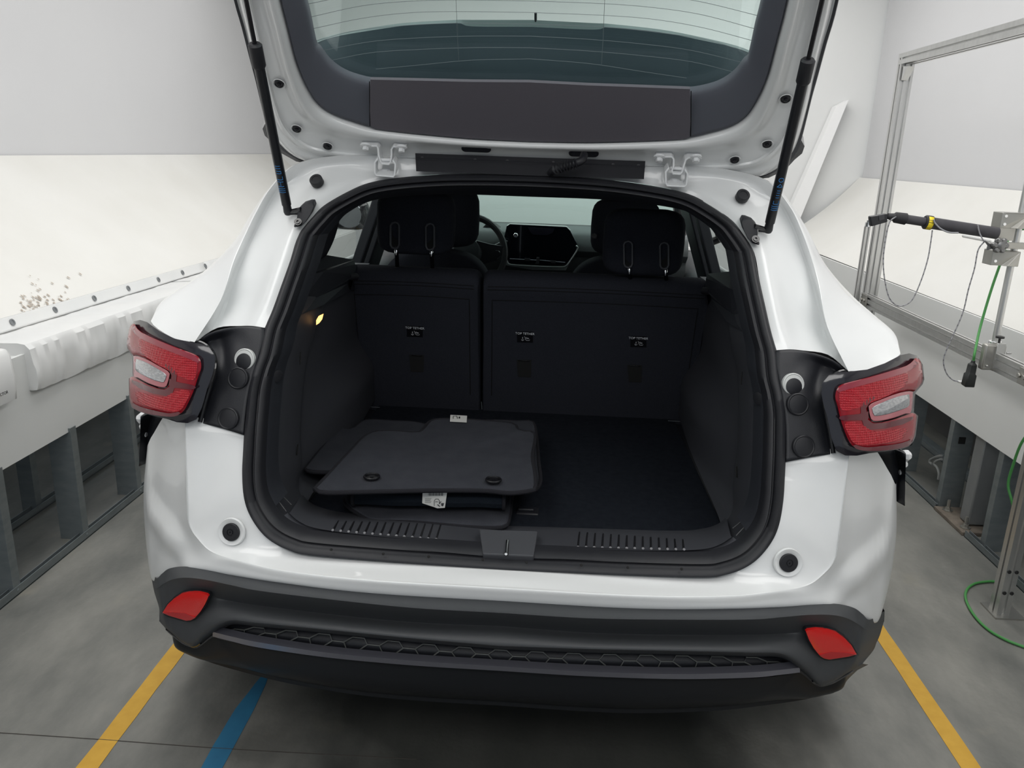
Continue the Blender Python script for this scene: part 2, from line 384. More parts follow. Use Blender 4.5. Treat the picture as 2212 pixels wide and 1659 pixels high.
for x, y in ((1.845, 1.745), (1.85, 1.915)):
    b = MB(); b.lathe((x, y, .016), (0, 0, 1), [(.022, 0), (.022, .004), (.012, .004), (.012, .016), (.007, .016), (.007, .05)], 6); b.build('anchor_bolt', STEELP, t)

def vinyl_cover(y0, y1, label, xf=-1.645, zt=.800, zb=.640, text=None, amp=.006, seed=0, hang=0):
    t = thing('ledge_cover', label, 'cover', (xf, y0, zb), 'white vinyl covers on the left ledge')
    rnd = random.Random(seed); n = 110; rows = []
    ph = [rnd.uniform(0, 6) for _ in range(4)]
    for i in range(n+1):
        y = y0 + (y1-y0)*i/n
        w = amp*.55*(math.sin(y*19+ph[0])+.7*math.sin(y*43+ph[1])+.8*abs(math.sin(y*31+ph[2]))+.5*math.sin(y*88+ph[3]))
        e = min(i, n-i)/n; pull = .002*math.exp(-e*60)
        r = [V((-1.868, y, zt-.004)), V((-1.85, y, zt-.006+w*.3)), V((-1.75, y, zt+.002+w*.4)), V((xf-.035, y, zt+.008)), V((xf-.010, y, zt+.004)), V((xf+.002+w*.4, y, zt-.012)),
             V((xf+.004+w*1.0, y, zt-.06)), V((xf+.006+w*1.6, y, (zt+zb)/2)), V((xf+.004+w*1.9, y, zb+.03)), V((xf+w*1.6, y, zb+w*1.2)), V((xf-.01+w, y, zb-.004+w*1.2))]
        dz = -.012*(y-1.1); rows.append([p + V((-pull*.35, 0, dz)) for p in r])
    b = MB(); b.grid(rows)
    b.add(rows[0]+[V((xf-.10, y0+.004, zb+.004)), V((-1.86, y0+.004, zt-.03)), V((-1.868, y0, zt-.02))], [tuple(range(len(rows[0])+3))])
    b.build('cover_sheet', VINYL, t, solid=.002)
    return t
vinyl_cover(1.07, 2.52, 'long white vinyl cover draped over the left ledge, nearest the tail lamp', seed=2)
t = vinyl_cover(-.25, .955, 'white vinyl cover at the left photo edge, cut off by the frame', xf=-1.628, zt=.812, zb=.652, seed=5, amp=.002)
q_ = PX(16, 847, -1.606); lettering('printed_word', 'PROTECTOR', .0135, (-1.606, q_.y-.036, q_.z), (0, 1, 0), (0, 0, 1), INK, t)
vinyl_cover(2.54, 4.4, 'far white vinyl cover on the left ledge, behind the car shoulder', seed=9)
def strap(y0, y1, label, gy):
    t = thing('grommet_strip', label, 'strip', (-1.985, y0, .86), 'grommet strips along the left screen')
    n = 30; rows = []
    for i in range(n+1):
        y = y0+(y1-y0)*i/n; w = .003*math.sin(y*9)
        dz = -.012*(y-1.1); rows.append([V((-1.846+w*.4, y, .800+dz)), V((-1.850+w*.4, y, .806+dz)), V((-1.858+w*.4, y, .825+dz)), V((-1.866+w*.4, y, .842+dz)), V((-1.874+w*.4, y, .843+dz))])
    b = MB(); b.grid(rows); b.build('vinyl_band', VINYL, t, solid=.0025)
    for y in gy:
        b = MB(); b.lathe((-1.8565, y, .824-.012*(y-1.1)), (1, 0, .42), [(.0125, .0), (.0125, .003), (.007, .003), (.007, .001), (.0, .001)], 18); g = b.build('grommet', mat('grommet_grey', (.25, .26, .27), .4, metal=.6), t)
strap(.2, 2.94, 'near grey strip with metal grommets where screen meets ledge', [PX(28, 709, -1.857).y, PX(120, 683, -1.857).y, PX(205, 659, -1.857).y, PX(278, 635, -1.857).y])
strap(2.95, 5.2, 'far grey strip with metal grommets, beside the car shoulder', [PX(343, 616, -1.857).y, PX(395, 600, -1.857).y, PX(444, 585, -1.857).y])
# scuffs on the cream screen: chips in the coating
b = MB(); rnd = random.Random(3)
for k in range(70):
    px = 45+abs(rnd.gauss(0, 1))*62; py = 680-abs(rnd.gauss(0, 1))*30-(px-30)*.18
    if px > 235: continue
    # meet the sloping screen plane through (-1.94,.84) .. (-2.6,1.37)
    d = ray(px, py); nrm = V((.57, 0, .725)).normalized(); p0 = V((-1.875, 0, .802)); q = CAM + d*((p0-CAM).dot(nrm)/d.dot(nrm)) + nrm*.001
    u = V((0, 1, 0)); w = nrm.cross(u); s = rnd.uniform(.002, .006); a = rnd.uniform(0, 3)
    b.add([q+(u*math.cos(a+k2*1.257)*s*rnd.uniform(.6, 1.3)+w*math.sin(a+k2*1.257)*s*1.8*rnd.uniform(.6, 1.3)) for k2 in range(5)], [(0, 1, 2, 3, 4)])
o = b.build('trim_8', mat('chipped_coating', (.42, .36, .30), .8), smooth=False); struct(o)

# ---- tape lines on the floor
YEL = mat('yellow_floor_tape', (.62, .36, .045), .6, noise=(25, (.52, .29, .03), .6))
BLU = mat('blue_floor_tape', (.035, .20, .36), .6, noise=(18, (.03, .15, .28), .6))
def tape(cx, w, y0, y1, m_, label, ragged=0):
    rows = []; n = 60; rnd = random.Random(int(cx*100))
    for i in range(n+1):
        y = y0+(y1-y0)*i/n; r = rnd.uniform(-1, 1)*.0015
        e = (.5-abs(.5)) ; rows.append([V((cx-w/2+r, y, .0012)), V((cx+w/2+rnd.uniform(-1, 1)*.0015, y, .0012))])
    if ragged:
        for k in range(4): rows[-1-k][0].x += ragged*(4-k)/4; rows[-1-k][1].x -= ragged*(4-k)/8
    b = MB(); b.grid(rows); return tag(b.build('floor_tape', m_, smooth=False, solid=.0006), label, 'tape', None)
tape(-1.0, .052, -1.6, 4.5, YEL, 'yellow tape line on the floor left of the car')
tape(1.192, .052, -1.6, 4.5, YEL, 'yellow tape line on the floor right of the car')
tape(-.704, .052, -1.6, .52, BLU, 'blue tape line with torn end under the bumper', .02)
# ================================================================== ALUMINIUM RIG ON THE RIGHT
def extrusion(b, a, c, w, h, side):            # slotted bar from a to c; side = unit vector of its width
    a, c = V(a), V(c); t = (c-a).normalized(); s = V(side).normalized(); u = t.cross(s)
    prof = []
    g = .0045; d = .009
    def edge(p0, p1, L, inward, slots):
        out = [p0]
        for q in slots:
            m_ = p0.lerp(p1, q); dr = (p1-p0).normalized()
            out += [m_-dr*g, m_-dr*g+inward*d, m_+dr*g+inward*d, m_+dr*g]
        return out
    P = [V((-w/2, -h/2, 0)), V((w/2, -h/2, 0)), V((w/2, h/2, 0)), V((-w/2, h/2, 0))]
    sw = [.5] if w < .06 else [.27, .73]; sh = [.5] if h < .06 else [.27, .73]
    prof = edge(P[0], P[1], w, V((0, 1, 0)), sw)+edge(P[1], P[2], h, V((-1, 0, 0)), sh)+edge(P[2], P[3], w, V((0, -1, 0)), sw)+edge(P[3], P[0], h, V((1, 0, 0)), sh)
    b.plate([a+s*p.x+u*p.y for p in prof], c-a)
rig = thing('equipment_frame', 'slotted aluminium extrusion frame standing on the floor by the right wall', 'frame', (1.66, 1.9, 0))
b = MB(); extrusion(b, (1.66, 2.655, 0), (1.66, 2.655, 1.955), .060, .045, (1, 0, 0)); b.build('far_upright', ALU, rig, smooth=False)
b = MB(); extrusion(b, (1.60, 2.66, 0), (1.60, 2.66, 1.17), .022, .03, (1, 0, 0)); b.build('short_upright', ALU, rig, smooth=False)
b = MB(); b.lathe((1.60, 2.66, 1.17), (0, 0, 1), [(.014, 0), (.014, .02), (.008, .02), (.008, .03)], 12); b.build('end_cap', CHROME, rig)
b = MB(); extrusion(b, (1.655, 1.105, 0.004), (1.655, 1.105, 1.95), .042, .05, (1, 0, 0)); b.build('near_upright', ALU, rig, smooth=False)
b = MB(); extrusion(b, (1.66, 2.675, 1.935), (1.66, 1.08, 1.935), .062, .048, (1, 0, 0)); b.build('top_beam', ALU, rig, smooth=False)
b = MB(); extrusion(b, (1.64, 2.675, .815), (1.64, 1.08, .815), .03, .062, (1, 0, 0)); b.build('cross_beam', ALU, rig, smooth=False)
b = MB(); b.plate([(1.62, 1.06, 0), (1.72, 1.06, 0), (1.72, 1.16, 0), (1.62, 1.16, 0)], (0, 0, .006)); b.build('foot_plate', STEELP, rig, smooth=False)
for z in (.09, .17):
    for y in (1.093, 1.117):
        b = MB(); b.lathe((1.655+(y-1.105), 1.080, z), (0, -1, 0), [(.0065, 0), (.0065, .003), (.003, .003), (.003, .0015)], 12); b.build('bolt', mat('dark_bolt', (.05, .05, .05), .5, metal=.6), rig)
for y, z, w in ((2.62, .815, .07), (1.20, .815, .05)):
    b = MB(); b.box((1.622, y, z), (.006, w, .055)); b.lathe((1.618, y-.015, z), (-1, 0, 0), [(.008, 0), (.008, .006)], 8); b.lathe((1.618, y+.015, z), (-1, 0, 0), [(.008, 0), (.008, .006)], 8); b.build('joining_plate', STEELP, rig, bevel=.001)
b = MB(); b.plate([(1.635, 2.62, 1.90), (1.635, 2.565, 1.895), (1.635, 2.62, 1.84)], (.03, 0, 0)); b.build('corner_bracket', ALU, rig, smooth=False)
b = MB(); b.box((1.655, 1.083, .62), (.05, .006, .02)); b.build('cable_clip', STEELP, rig, bevel=.001)
# steel rod standing on a clamp on the cross beam
rx, ry = 1.655, 1.462
rod = rig
b = MB(); b.tube([(rx, ry, .84), (rx, ry, 1.62)], .0115, 16); b.build('steel_rod', ALU, rod)
b = MB(); b.lathe((rx, ry, .853), (0, 0, 1), [(.021, 0), (.021, .022), (.0115, .022)], 20); b.build('collar', CHROME, rod, bevel=.001)
k0, k1 = PY(2126, 742, ry-.05), PY(2160, 799, ry-.05); kc = (k0+k1)/2
b = MB(); b.box(kc, (k1.x-k0.x, .03, k0.z-k1.z)); b.box((rx, ry, .835), (.05, .05, .03)); b.build('clamp_body', STEELP, rod, bevel=.006, bseg=3)
b = MB(); b.box(kc+V((.012, -.02, .004)), (.030, .010, .10)); b.lathe(kc+V((.035, -.02, .02)), (1, 0, 0), [(.004, 0), (.004, .016)], 8); b.lathe(kc+V((.012, -.025, -.03)), (0, -1, 0), [(.005, 0), (.005, .006)], 8); b.lathe(kc+V((-.02, -.015, -.03)), (0, -1, 0), [(.004, 0), (.004, .006)], 8); b.build('clamp_plate', ALU, rod, bevel=.004)
b = MB(); b.lathe(kc+V((.008, -.01, .05)), (0, 0, 1), [(.004, 0), (.004, .018), (.014, .02), (.014, .026), (.006, .028)], 14); b.build('thumb_screw', mat('dark_bolt', (.05,)*3), rod)
def P_(x, y, Y=None): return PY(x, y, Y)
blk = rig
for k, (x0, y0, x1, y1) in enumerate(((2163, 458, 2212, 491), (2143, 539, 2195, 571))):
    c = (PX(x0, y0, rx)+PX(x1, y1, rx))/2; zt = PY(x0, y0, ry).z; zb = PY(x0, y1, ry).z
    xl = PY(x0, (y0+y1)/2, ry-.03).x
    b = MB(); b.plate([(xl, ry-.03, zb), (xl, ry-.03, zt), (xl+.035, ry-.03, zt), (xl+.05, ry-.045, zt), (xl+.085, ry-.045, zt), (xl+.085, ry-.045, zb), (xl+.05, ry-.045, zb), (xl+.035, ry-.03, zb)], (0, .06, 0)); b.build('clamp_block', STEELP, blk, smooth=False, bevel=.0015)
    for dz in ((.25, .78) if k == 0 else (.3,)):
        b = MB(); b.lathe((xl+.012, ry-.03, zb+(zt-zb)*dz), (0, -1, 0), [(.005, 0), (.005, .005)], 8); b.build('screw', CHROME, blk)
b = MB(); a = PY(2156, 491, ry-.02); c = PY(2187, 520, ry-.02); b.box(((a.x+c.x)/2, ry-.02, (a.z+c.z)/2), (c.x-a.x, .012, a.z-c.z)); b.build('clamp_plate', STEELP, blk, bevel=.001)
b = MB(); a = PY(2170, 523, ry-.01); c = PY(2212, 538, ry-.01); b.box(((a.x+c.x)/2, ry-.01, (a.z+c.z)/2), (c.x-a.x, .03, a.z-c.z)); b.build('clamp_plate', STEELP, blk, bevel=.001)
# telescopic pole
pY = 1.40
A0, A1 = PY(2154, 504, pY), PY(1917, 467, pY)
pole = thing('telescopic_pole', 'black telescopic pole with a yellow label reaching from the rod clamp towards the car', 'pole', tuple(A0))
def pp(t): return A0.lerp(A1, t)
BP = mat('black_pole', (.045, .043, .05), .4, noise=(40, (.06, .058, .065), .5)); BK = mat('black_grip', (.018, .018, .021), .55)
b = MB(); b.tube([pp(0), pp(.62)], .0195, 22); b.build('outer_tube', BP, pole)
b = MB(); b.tube([pp(.60), pp(.90)], .0150, 22); b.build('inner_tube', BP, pole)
b = MB(); b.tube([pp(.59), pp(.60), pp(.655), pp(.665)], [.020, .0235, .0235, .020], 22); b.build('locking_collar', BK, pole)
b = MB(); b.tube([pp(.83), pp(.835), pp(.93), pp(.94)], [.016, .0195, .018, .014], 22); b.build('locking_collar', BK, pole)
b = MB(); b.tube([pp(.92), pp(1.0)], [.014, .010], 18); b.build('pole_tip', BK, pole)
d = (A1-A0).normalized(); s2 = d.cross(V((0, 1, 0))).normalized()
b = MB(); rows = []
for i in range(7):
    a = math.radians(195+i*22); o = V((0, 1, 0))*math.sin(a)*.0238 + s2*math.cos(a)*.0238*(-1)
    rows.append([pp(.605)+o*1.0, pp(.65)+o*1.0])
b.grid(rows); b.build('yellow_label', mat('yellow_label', (.80, .62, .02), .5), pole, solid=.0006)
fob = thing('key_fob', 'black rectangular remote clipped on the tip of the telescopic pole', 'remote', tuple(A1))
b = MB(); Q = [PY(x, y, pY) for x, y in ((1877, 467), (1914, 461), (1915, 479), (1879, 489))]; b.plate([q+V((0, -.012, 0)) for q in Q], (0, .024, 0)); b.build('case', mat('black_gloss_plastic', (.02, .021, .024), .25), fob, bevel=.004, bseg=3)
b = MB(); Q = [PY(x, y, pY-.013) for x, y in ((1898, 465), (1910, 463), (1911, 474), (1899, 477))]; b.plate(Q, (0, -.0015, 0)); b.build('button', mat('dark_grey_plastic', (.05, .05, .055), .4), fob, bevel=.001)
b = MB(); b.tube([PY(1913, 476, pY), PY(1919, 474, pY)], .004, 8); b.build('pin', CHROME, fob)
def braid(name, pts, r, m1, m2, label, cat='cable'):
    P = cr(pts, 14); L = 0; P = resample(P, max(40, int(sum((b2-a2).length for a2, b2 in zip(P, P[1:]))/.006)))
    b = MB(); b.tube(P, r, 8)
    # two-tone braid: alternate rings
    k = 0
    for i in range(len(b.f)-2):
        b.m[i] = 1 if (i//8) % 3 == 0 and (i % 8) in (0, 1, 2, 3) else 0
    return tag(b.build(name, [m1, m2], weld=False), label, cat)
GW = mat('grey_braid', (.30, .30, .32), .6); DK = mat('dark_braid', (.15, .15, .16), .6)
lp = [(1966, 520), (1935, 470), (1928, 466)]
braid('coiled_cable', [PY(x, y, pY-.024) for x, y in ((1936, 468), (1922, 480), (1912, 520), (1908, 570), (1913, 615), (1922, 645), (1938, 660), (1955, 659), (1972, 645), (1990, 605), (2004, 560), (2011, 520), (2014, 497))], .0022, GW, DK, 'thin grey braided cable hanging in a loop under the black telescopic pole')
braid('wrapped_cable', [PY(x, y, pY-.026) for x, y in ((2017, 474), (2020, 482), (2032, 494), (2050, 502), (2070, 503))], .0026, GW, DK, 'short braided cord wrapped over the pole just right of its yellow label')
braid('braided_cable', [PY(x, y, pY-.026) for x, y in ((2112, 486), (2116, 503), (2124, 519))] + [PY(x, y, pY-.0) for x, y in ((2127, 521), (2113, 540), (2105, 580), (2092, 625), (2080, 675), (2060, 722), (2045, 755), (2038, 780), (2044, 805), (2057, 820), (2070, 824))], .0022, GW, DK, 'thin grey braided cable dropping from the clamp down to the black plug')
kn = rig
b = MB(); c0 = PY(2160, 530, ry-.045)
for a in range(6): b.lathe(c0+V((math.cos(a*1.047)*.017, 0, math.sin(a*1.047)*.017)), (0, -1, 0), [(.004, -.008), (.010, -.006), (.010, .008), (.006, .012)], 10)
b.lathe(c0, (0, -1, 0), [(.014, -.01), (.014, .012), (.006, .016)], 16); b.build('knob_head', mat('worn_dark_metal', (.22, .22, .22), .35, metal=.7), kn)
b = MB(); q = [PY(x, y, ry-.035) for x, y in ((2127, 519), (2140, 527), (2152, 522), (2154, 540), (2142, 538), (2133, 541), (2136, 531))]; b.plate(q, (0, .012, 0)); b.build('wing', mat('worn_dark_metal', (.22,)*3), kn, bevel=.002)
wh = MB(); a = PX(2081, 508, 1.78); wh.tube([PX(2082, 509, 1.74), PX(2145, 521, 1.70), V((rx, ry, 1.155))], .008, 10)
wh.build('white_bar', mat('white_plastic', (.75, .75, .74), .4), rig)
# plug and green cord
GRN = mat('green_cord', (.07, .28, .075), .5); pk = 1.58
plug = thing('cable_plug', 'black plug end hanging on the green cord under the lower beam', 'plug', tuple(PX(2092, 800, pk)))
b = MB()
pa, pb = PX(2103, 778, pk), PX(2090, 834, pk)
b.tube([pa, pa.lerp(pb, .1), pa.lerp(pb, .15), pa.lerp(pb, .5), pa.lerp(pb, .55), pa.lerp(pb, .97), pb], [.008, .009, .017, .018, .023, .024, .022], 4)
b.build('plug_body', mat('black_plug', (.018, .02, .02), .4), plug, bevel=.003)
b = MB(); b.tube([PX(2070, 824, pk), PX(2081, 826, pk)], .005, 8); b.build('usb_end', mat('white_plastic', (.75, .75, .74), .4), plug)
b = MB(); b.tube(seg([PX(2103, 779, pk), PX(2106, 760, pk), PX(2118, 705, 1.62), PX(2140, 630, 1.64), PX(2160, 572, 1.66), PX(2185, 505, 1.70), PX(2230, 492, 1.72)], 8), .0045, 10)
tag(b.build('hanging_cable', GRN), 'green cord hanging behind the rod from the clamp to the black plug', 'cord')
b = MB(); b.tube(seg([PX(2225, 930, 1.70), PX(2205, 960, 1.69), PX(2190, 1000, 1.69), PX(2178, 1045, 1.69), PX(2185, 1080, 1.70), PX(2198, 1130, 1.72), PX(2203, 1190, 1.72), PX(2193, 1225, 1.70), PZ(2180, 1248, .006), PZ(2160, 1256, .006), PZ(2135, 1256, .006), PZ(2105, 1261, .006), PZ(2088, 1275, .006), PZ(2087, 1297, .006), PZ(2105, 1330, .006), PZ(2135, 1360, .006), PZ(2175, 1383, .006), PZ(2225, 1402, .006)], 8), .0045, 10)
tag(b.build('green_cable', GRN), 'bright green cable looping on the floor around the foot of the frame', 'cable')
wc = MB(); wc.tube(seg([PX(x, y, 1.97) for x, y in ((2034, 984), (2022, 987), (2011, 992), (2008, 998), (2014, 1003))], 6), .006, 8); wc.tube(seg([PX(x, y, 1.97) for x, y in ((2034, 992), (2024, 995), (2018, 1002), (2024, 1010), (2028, 1022), (2027, 1036))], 6), .006, 8)
tag(wc.build('conduit_loop', mat('pale_conduit', (.45, .46, .45), .5)), 'pale looped conduit cables lying among the studs right of the tail lamp', 'cable')
# ================================================================== THE CAR
car = thing('hatchback_car', 'white compact crossover seen from behind with its tailgate open, standing on the booth floor', 'car', (0, 2, 0))
def LP(x, y, Y): return PY(x, y, Y)
def both(b, name, mats, **k):         # a left part and its mirror image as two parts
    return b.build(name, mats, car, **k), b.mirrored().build(name, mats, car, **k)
def whole(b, name, mats, **k):        # half and mirror image welded as one
    return b.join(b.mirrored()).build(name, mats, car, **k)

# ---- opening outline (outer edge of the rubber seal), bottom centre round the left to top centre
SEAL = [(1100, 1230), (960, 1221), (819, 1211.5), (670, 1198.5), (626, 1188), (588, 1169), (560, 1143), (537, 1105.6), (526, 1068), (523, 1021), (525, 975), (527.5, 931.5), (532, 882), (537, 837.5), (548, 795), (560, 762), (572, 710), (589, 668),
        (607, 618), (626, 565), (645, 508), (657, 490), (676, 468), (701.5, 443), (749, 415), (796.5, 395), (860, 384), (955, 377), (1050, 376), (1141, 378)]
seal_w = snap0([O(x, y, 0) for x, y in SEAL], .03)

# ---- lower white body: bumper skin and corner
rows = []
def row(*p): rows.append([LP(*q) for q in p])
row((1100, 1230, .065), (1100, 1248, .03), (1100, 1267, .004), (1100, 1272, -.004), (1100, 1284, -.004), (1100, 1302, .004), (1100, 1306, .03), (1100, 1306, .08))
row((819, 1211, .072), (805, 1230, .045), (795, 1249, .012), (793, 1254, .005), (790, 1264, .005), (787, 1280, .01), (787, 1284, .03), (787, 1284, .08))
row((670, 1198.5, .078), (645, 1213, .058), (620, 1230, .03), (617, 1235, .024), (610, 1246, .024), (603, 1258, .028), (603, 1262, .05), (603, 1262, .1))
row((607, 1180, .085), (565, 1194, .072), (522, 1208, .052), (517, 1213, .046), (507, 1224, .048), (495, 1240, .052), (495, 1244, .07), (495, 1244, .12))
row((560, 1143, .094), (512, 1168, .088), (463, 1190, .076), (457, 1194, .074), (440, 1208, .080), (415, 1227, .092), (415, 1231, .11), (415, 1231, .16))
row((537, 1105.6, .104), (487, 1130, .100), (430, 1160, .094), (424, 1163, .094), (400, 1183, .125), (366, 1230, .155), (368, 1236, .17), (370, 1240, .22))
row((526, 1068, .115), (474, 1085, .112), (411, 1128, .105), (404, 1130, .107), (365, 1157, .165), (337, 1250, .215), (345, 1256, .26), (352, 1262, .34))
row((523, 1021, .134), (470, 1035, .132), (407, 1085, .116), (399, 1086, .119), (352, 1115, .200), (321, 1225, .275), (324, 1236, .33), (328, 1240, .42))
row((525, 975, .157), (468, 980, .154), (405, 1020, .136), (396, 1020, .140), (345, 1055, .215), (306, 1140, .325), (303, 1140, .40), (305, 1138, .5))
row((527, 941, .172), (468, 933, .172), (404, 950, .158), (395, 950, .163), (349, 985, .225), (303, 1055, .34), (300, 1050, .42), (302, 1046, .52))
row((527, 925, .18), (470, 908, .186), (403, 900, .176), (394, 900, .182), (356, 895, .25), (316, 960, .34), (309, 958, .42), (309, 955, .52))
rows[0] = snap0(rows[0], .05)
sg_ = smoothgrid(rows, 14, 8)
for r in sg_:
    for p in r:
        ax_ = abs(p.x)
        if ax_ > .66:                    # soft shoulder pressed into the bumper corner
            w = min(1, (ax_-.66)/.07)*max(0, min(1, (.885-ax_)/.05)); w = w*w*(3-2*w); zA = .665+(ax_-.68)*.12; zB = zA-.06
            t = min(1, max(0, (zA-p.z)/.05)); t = t*t*(3-2*t); u_ = max(0, zB-p.z)
            u_ = min(1, u_/.05); u_ = u_*u_*(3-2*u_); p.y += w*(.010 - .020*t + .014*u_)
for r in sg_:
    for p in r:
        if p.x < -.86: p.x = -.86+(p.x+.86)*.8
b = MB(); b.grid(sg_); whole(b, 'bumper_skin', WHITE, angle=30)

# ---- upper white body: rear pillar and roof jamb
rows = []
row((572, 708, .297), (545, 704, .300), (520, 704, .315), (470, 708, .325), (424, 736, .262), (416, 738, .258), (370, 728, .28), (326, 694, .34), (318, 680, .45), (316, 676, .6))
row((589, 668, .332), (566, 660, .336), (538, 655, .36), (492, 655, .365), (465, 672, .33), (458, 672, .326), (405, 668, .37), (349, 654, .43), (342, 640, .55), (340, 636, .7))
row((607, 618, .372), (587, 606, .378), (560, 598, .405), (508, 603, .40), (487, 628, .37), (480, 626, .366), (435, 625, .42), (398, 618, .50), (390, 606, .62), (388, 603, .8))
row((626, 565, .420), (607, 552, .427), (578, 545, .45), (530, 550, .455), (508, 566, .425), (500, 565, .422), (475, 570, .48), (450, 578, .56), (442, 570, .7), (440, 568, .9))
row((645, 508, .478), (628, 498, .483), (600, 492, .50), (556, 496, .51), (532, 512, .495), (525, 511, .492), (516, 515, .53), (507, 520, .60), (502, 515, .75), (500, 512, 1.0))
row((676, 468, .525), (655, 452, .53), (625, 444, .545), (585, 440, .55), (560, 454, .545), (554, 453, .543), (549, 456, .575), (545, 460, .63), (540, 455, .8), (538, 450, 1.1))
row((701, 443, .553), (680, 425, .558), (652, 412, .572), (615, 400, .575), (592, 402, .575), (587, 402, .574), (584, 405, .60), (582, 409, .65), (576, 405, .85), (574, 402, 1.2))
row((749, 415, .585), (730, 400, .588), (705, 386, .595), (670, 368, .60), (645, 356, .605), (640, 354, .605), (635, 356, .63), (632, 360, .67), (626, 356, .9), (622, 354, 1.3))
row((796, 395, .606), (785, 384, .608), (770, 372, .612), (750, 352, .615), (735, 338, .62), (732, 336, .62), (728, 336, .64), (724, 336, .69), (716, 332, .95), (712, 332, 1.35))
row((860, 384, .618), (855, 376, .619), (848, 366, .621), (840, 350, .625), (832, 338, .63), (830, 336, .63), (828, 334, .66), (825, 332, .7), (820, 330, 1.0), (816, 330, 1.4))
row((955, 377, .625), (953, 370, .626), (950, 362, .628), (947, 350, .632), (945, 340, .636), (945, 339, .637), (944, 336, .67), (942, 334, .72), (940, 332, 1.0), (938, 332, 1.4))
row((1141, 378, .625), (1142, 372, .626), (1142, 365, .628), (1142, 355, .632), (1143, 347, .636), (1143, 346, .637), (1143, 343, .67), (1143, 341, .72), (1143, 338, 1.0), (1143, 338, 1.4))
rows[-1] = snap0(rows[-1], .06)
for i, r in enumerate(rows[:9]):     # the gutter beside the seal is pressed in
    k_ = min(1, i)*(1 if i < 7 else .5)
    for c_, s_ in ((2, .010), (3, .016)): r[c_] = CAM + (r[c_]-CAM)*(1+s_*k_)
for i, r in enumerate(rows):
    r[8] = r[7] + V((.0 if i < 11 else 0, .10, -.004)); r[9] = r[7] + V((.02 if i < 11 else 0, .50, .01 if i > 5 else -.02))
    if i < 4: r[8].x -= .008; r[9].x = (-.888, -.88, -.845, -.79)[i]
    if i == len(rows)-1: r[8].x = r[9].x = 0
b = MB(); b.grid(smoothgrid(rows, 5, 4)); whole(b, 'body_shell', WHITE, angle=30)

# ---- side panels, roof, underbody: the car beyond what its corner hides
def section(Y):
    xb = lerp([(.4, .87), (.75, .885), (1.0, .905), (2.2, .895), (3.6, .905), (4.1, .86), (4.38, .70)], Y)
    return xb
ys = [.60, .70, .8, 1.0, 1.3, 1.8, 2.3, 2.8, 3.3, 3.8, 4.1, 4.38]
rows = []
for Y in ys:
    xb = section(Y); wl = lerp([(.5, .40), (.6, .56), (.75, .69), (.95, .725), (1.15, .69), (1.32, .56), (1.38, .30), (3.2, .30), (3.27, .56), (3.45, .69), (3.65, .72), (3.85, .69), (4.02, .56), (4.1, .35)], Y)
    belt = lerp([(.4, 1.02), (1.5, 1.0), (3.0, .98), (3.6, .96), (4.38, .80)], Y)
    rows.append([V((-xb+.02, Y, wl)), V((-xb, Y, wl+.05)), V((-xb-.003, Y, (wl+belt)/2)), V((-xb+.005, Y, belt-.10)), V((-xb+.035, Y, belt-.01)), V((-xb+.06, Y, belt))])
b = MB(); b.grid(smoothgrid(rows, 4, 2)); both(b, 'side_panel', WHITE, solid=.02)
rows = []
for Y, z, w in ((.70, 1.472, .44), (.95, 1.50, .50), (1.4, 1.525, .53), (1.9, 1.52, .54), (2.3, 1.47, .55), (2.42, 1.44, .55)):
    rows.append([V((0, Y, z+.02)), V((-w*.5, Y, z+.012)), V((-w*.85, Y, z-.008)), V((-w-.03, Y, z-.05)), V((-w-.07, Y, z-.10))])
b = MB(); b.grid(smoothgrid(rows, 4, 3)); whole(b, 'roof', WHITE, solid=.03)
rows = []
for Y, z, w in ((3.25, 1.0, .70), (3.5, .98, .74), (3.9, .93, .74), (4.2, .86, .70), (4.38, .74, .62), (4.45, .45, .6), (4.42, .3, .6)):
    rows.append([V((0, Y+.03, z+.02)), V((-w*.5, Y+.02, z+.01)), V((-w, Y, z-.02)), V((-w-.12, Y-.08 if Y > 4 else Y, z-.06))])
b = MB(); b.grid(smoothgrid(rows, 4, 3)); whole(b, 'bonnet', WHITE, solid=.02)
b = MB(); b.box((0, 2.55, .27), (1.30, 3.4, .12)); b.box((0, .70, .36), (1.2, .6, .08)); b.build('underbody', PLAST, car, bevel=.02)
TYRE = mat('tyre_rubber', (.02, .02, .02), .8, bump=(80, .5))
for Y in (.95, 3.64):
    for s in (-1, 1):
        b = MB(); b.lathe((s*.79, Y, .345), (s, 0, 0), [(.20, -.10), (.33, -.105), (.345, -.08), (.345, .08), (.33, .105), (.235, .10), (.225, .06), (.20, .05)], 40)
        w = b.build('wheel', TYRE, car)
        b = MB(); b.lathe((s*.79, Y, .345), (s, 0, 0), [(.21, .03), (.225, .098), (.21, .098), (.20, .05)], 36)
        for k in range(5):
            a = k*2*math.pi/5; u = V((0, math.cos(a), math.sin(a))); v_ = V((0, -math.sin(a), math.cos(a)))
            b.plate([V((s*.865, Y, .345))+u*.03+v_*.03, V((s*.865, Y, .345))+u*.21+v_*.02, V((s*.865, Y, .345))+u*.21-v_*.02, V((s*.865, Y, .345))+u*.03-v_*.03], (s*.02, 0, 0))
        b.build('alloy_rim', ALU, w)
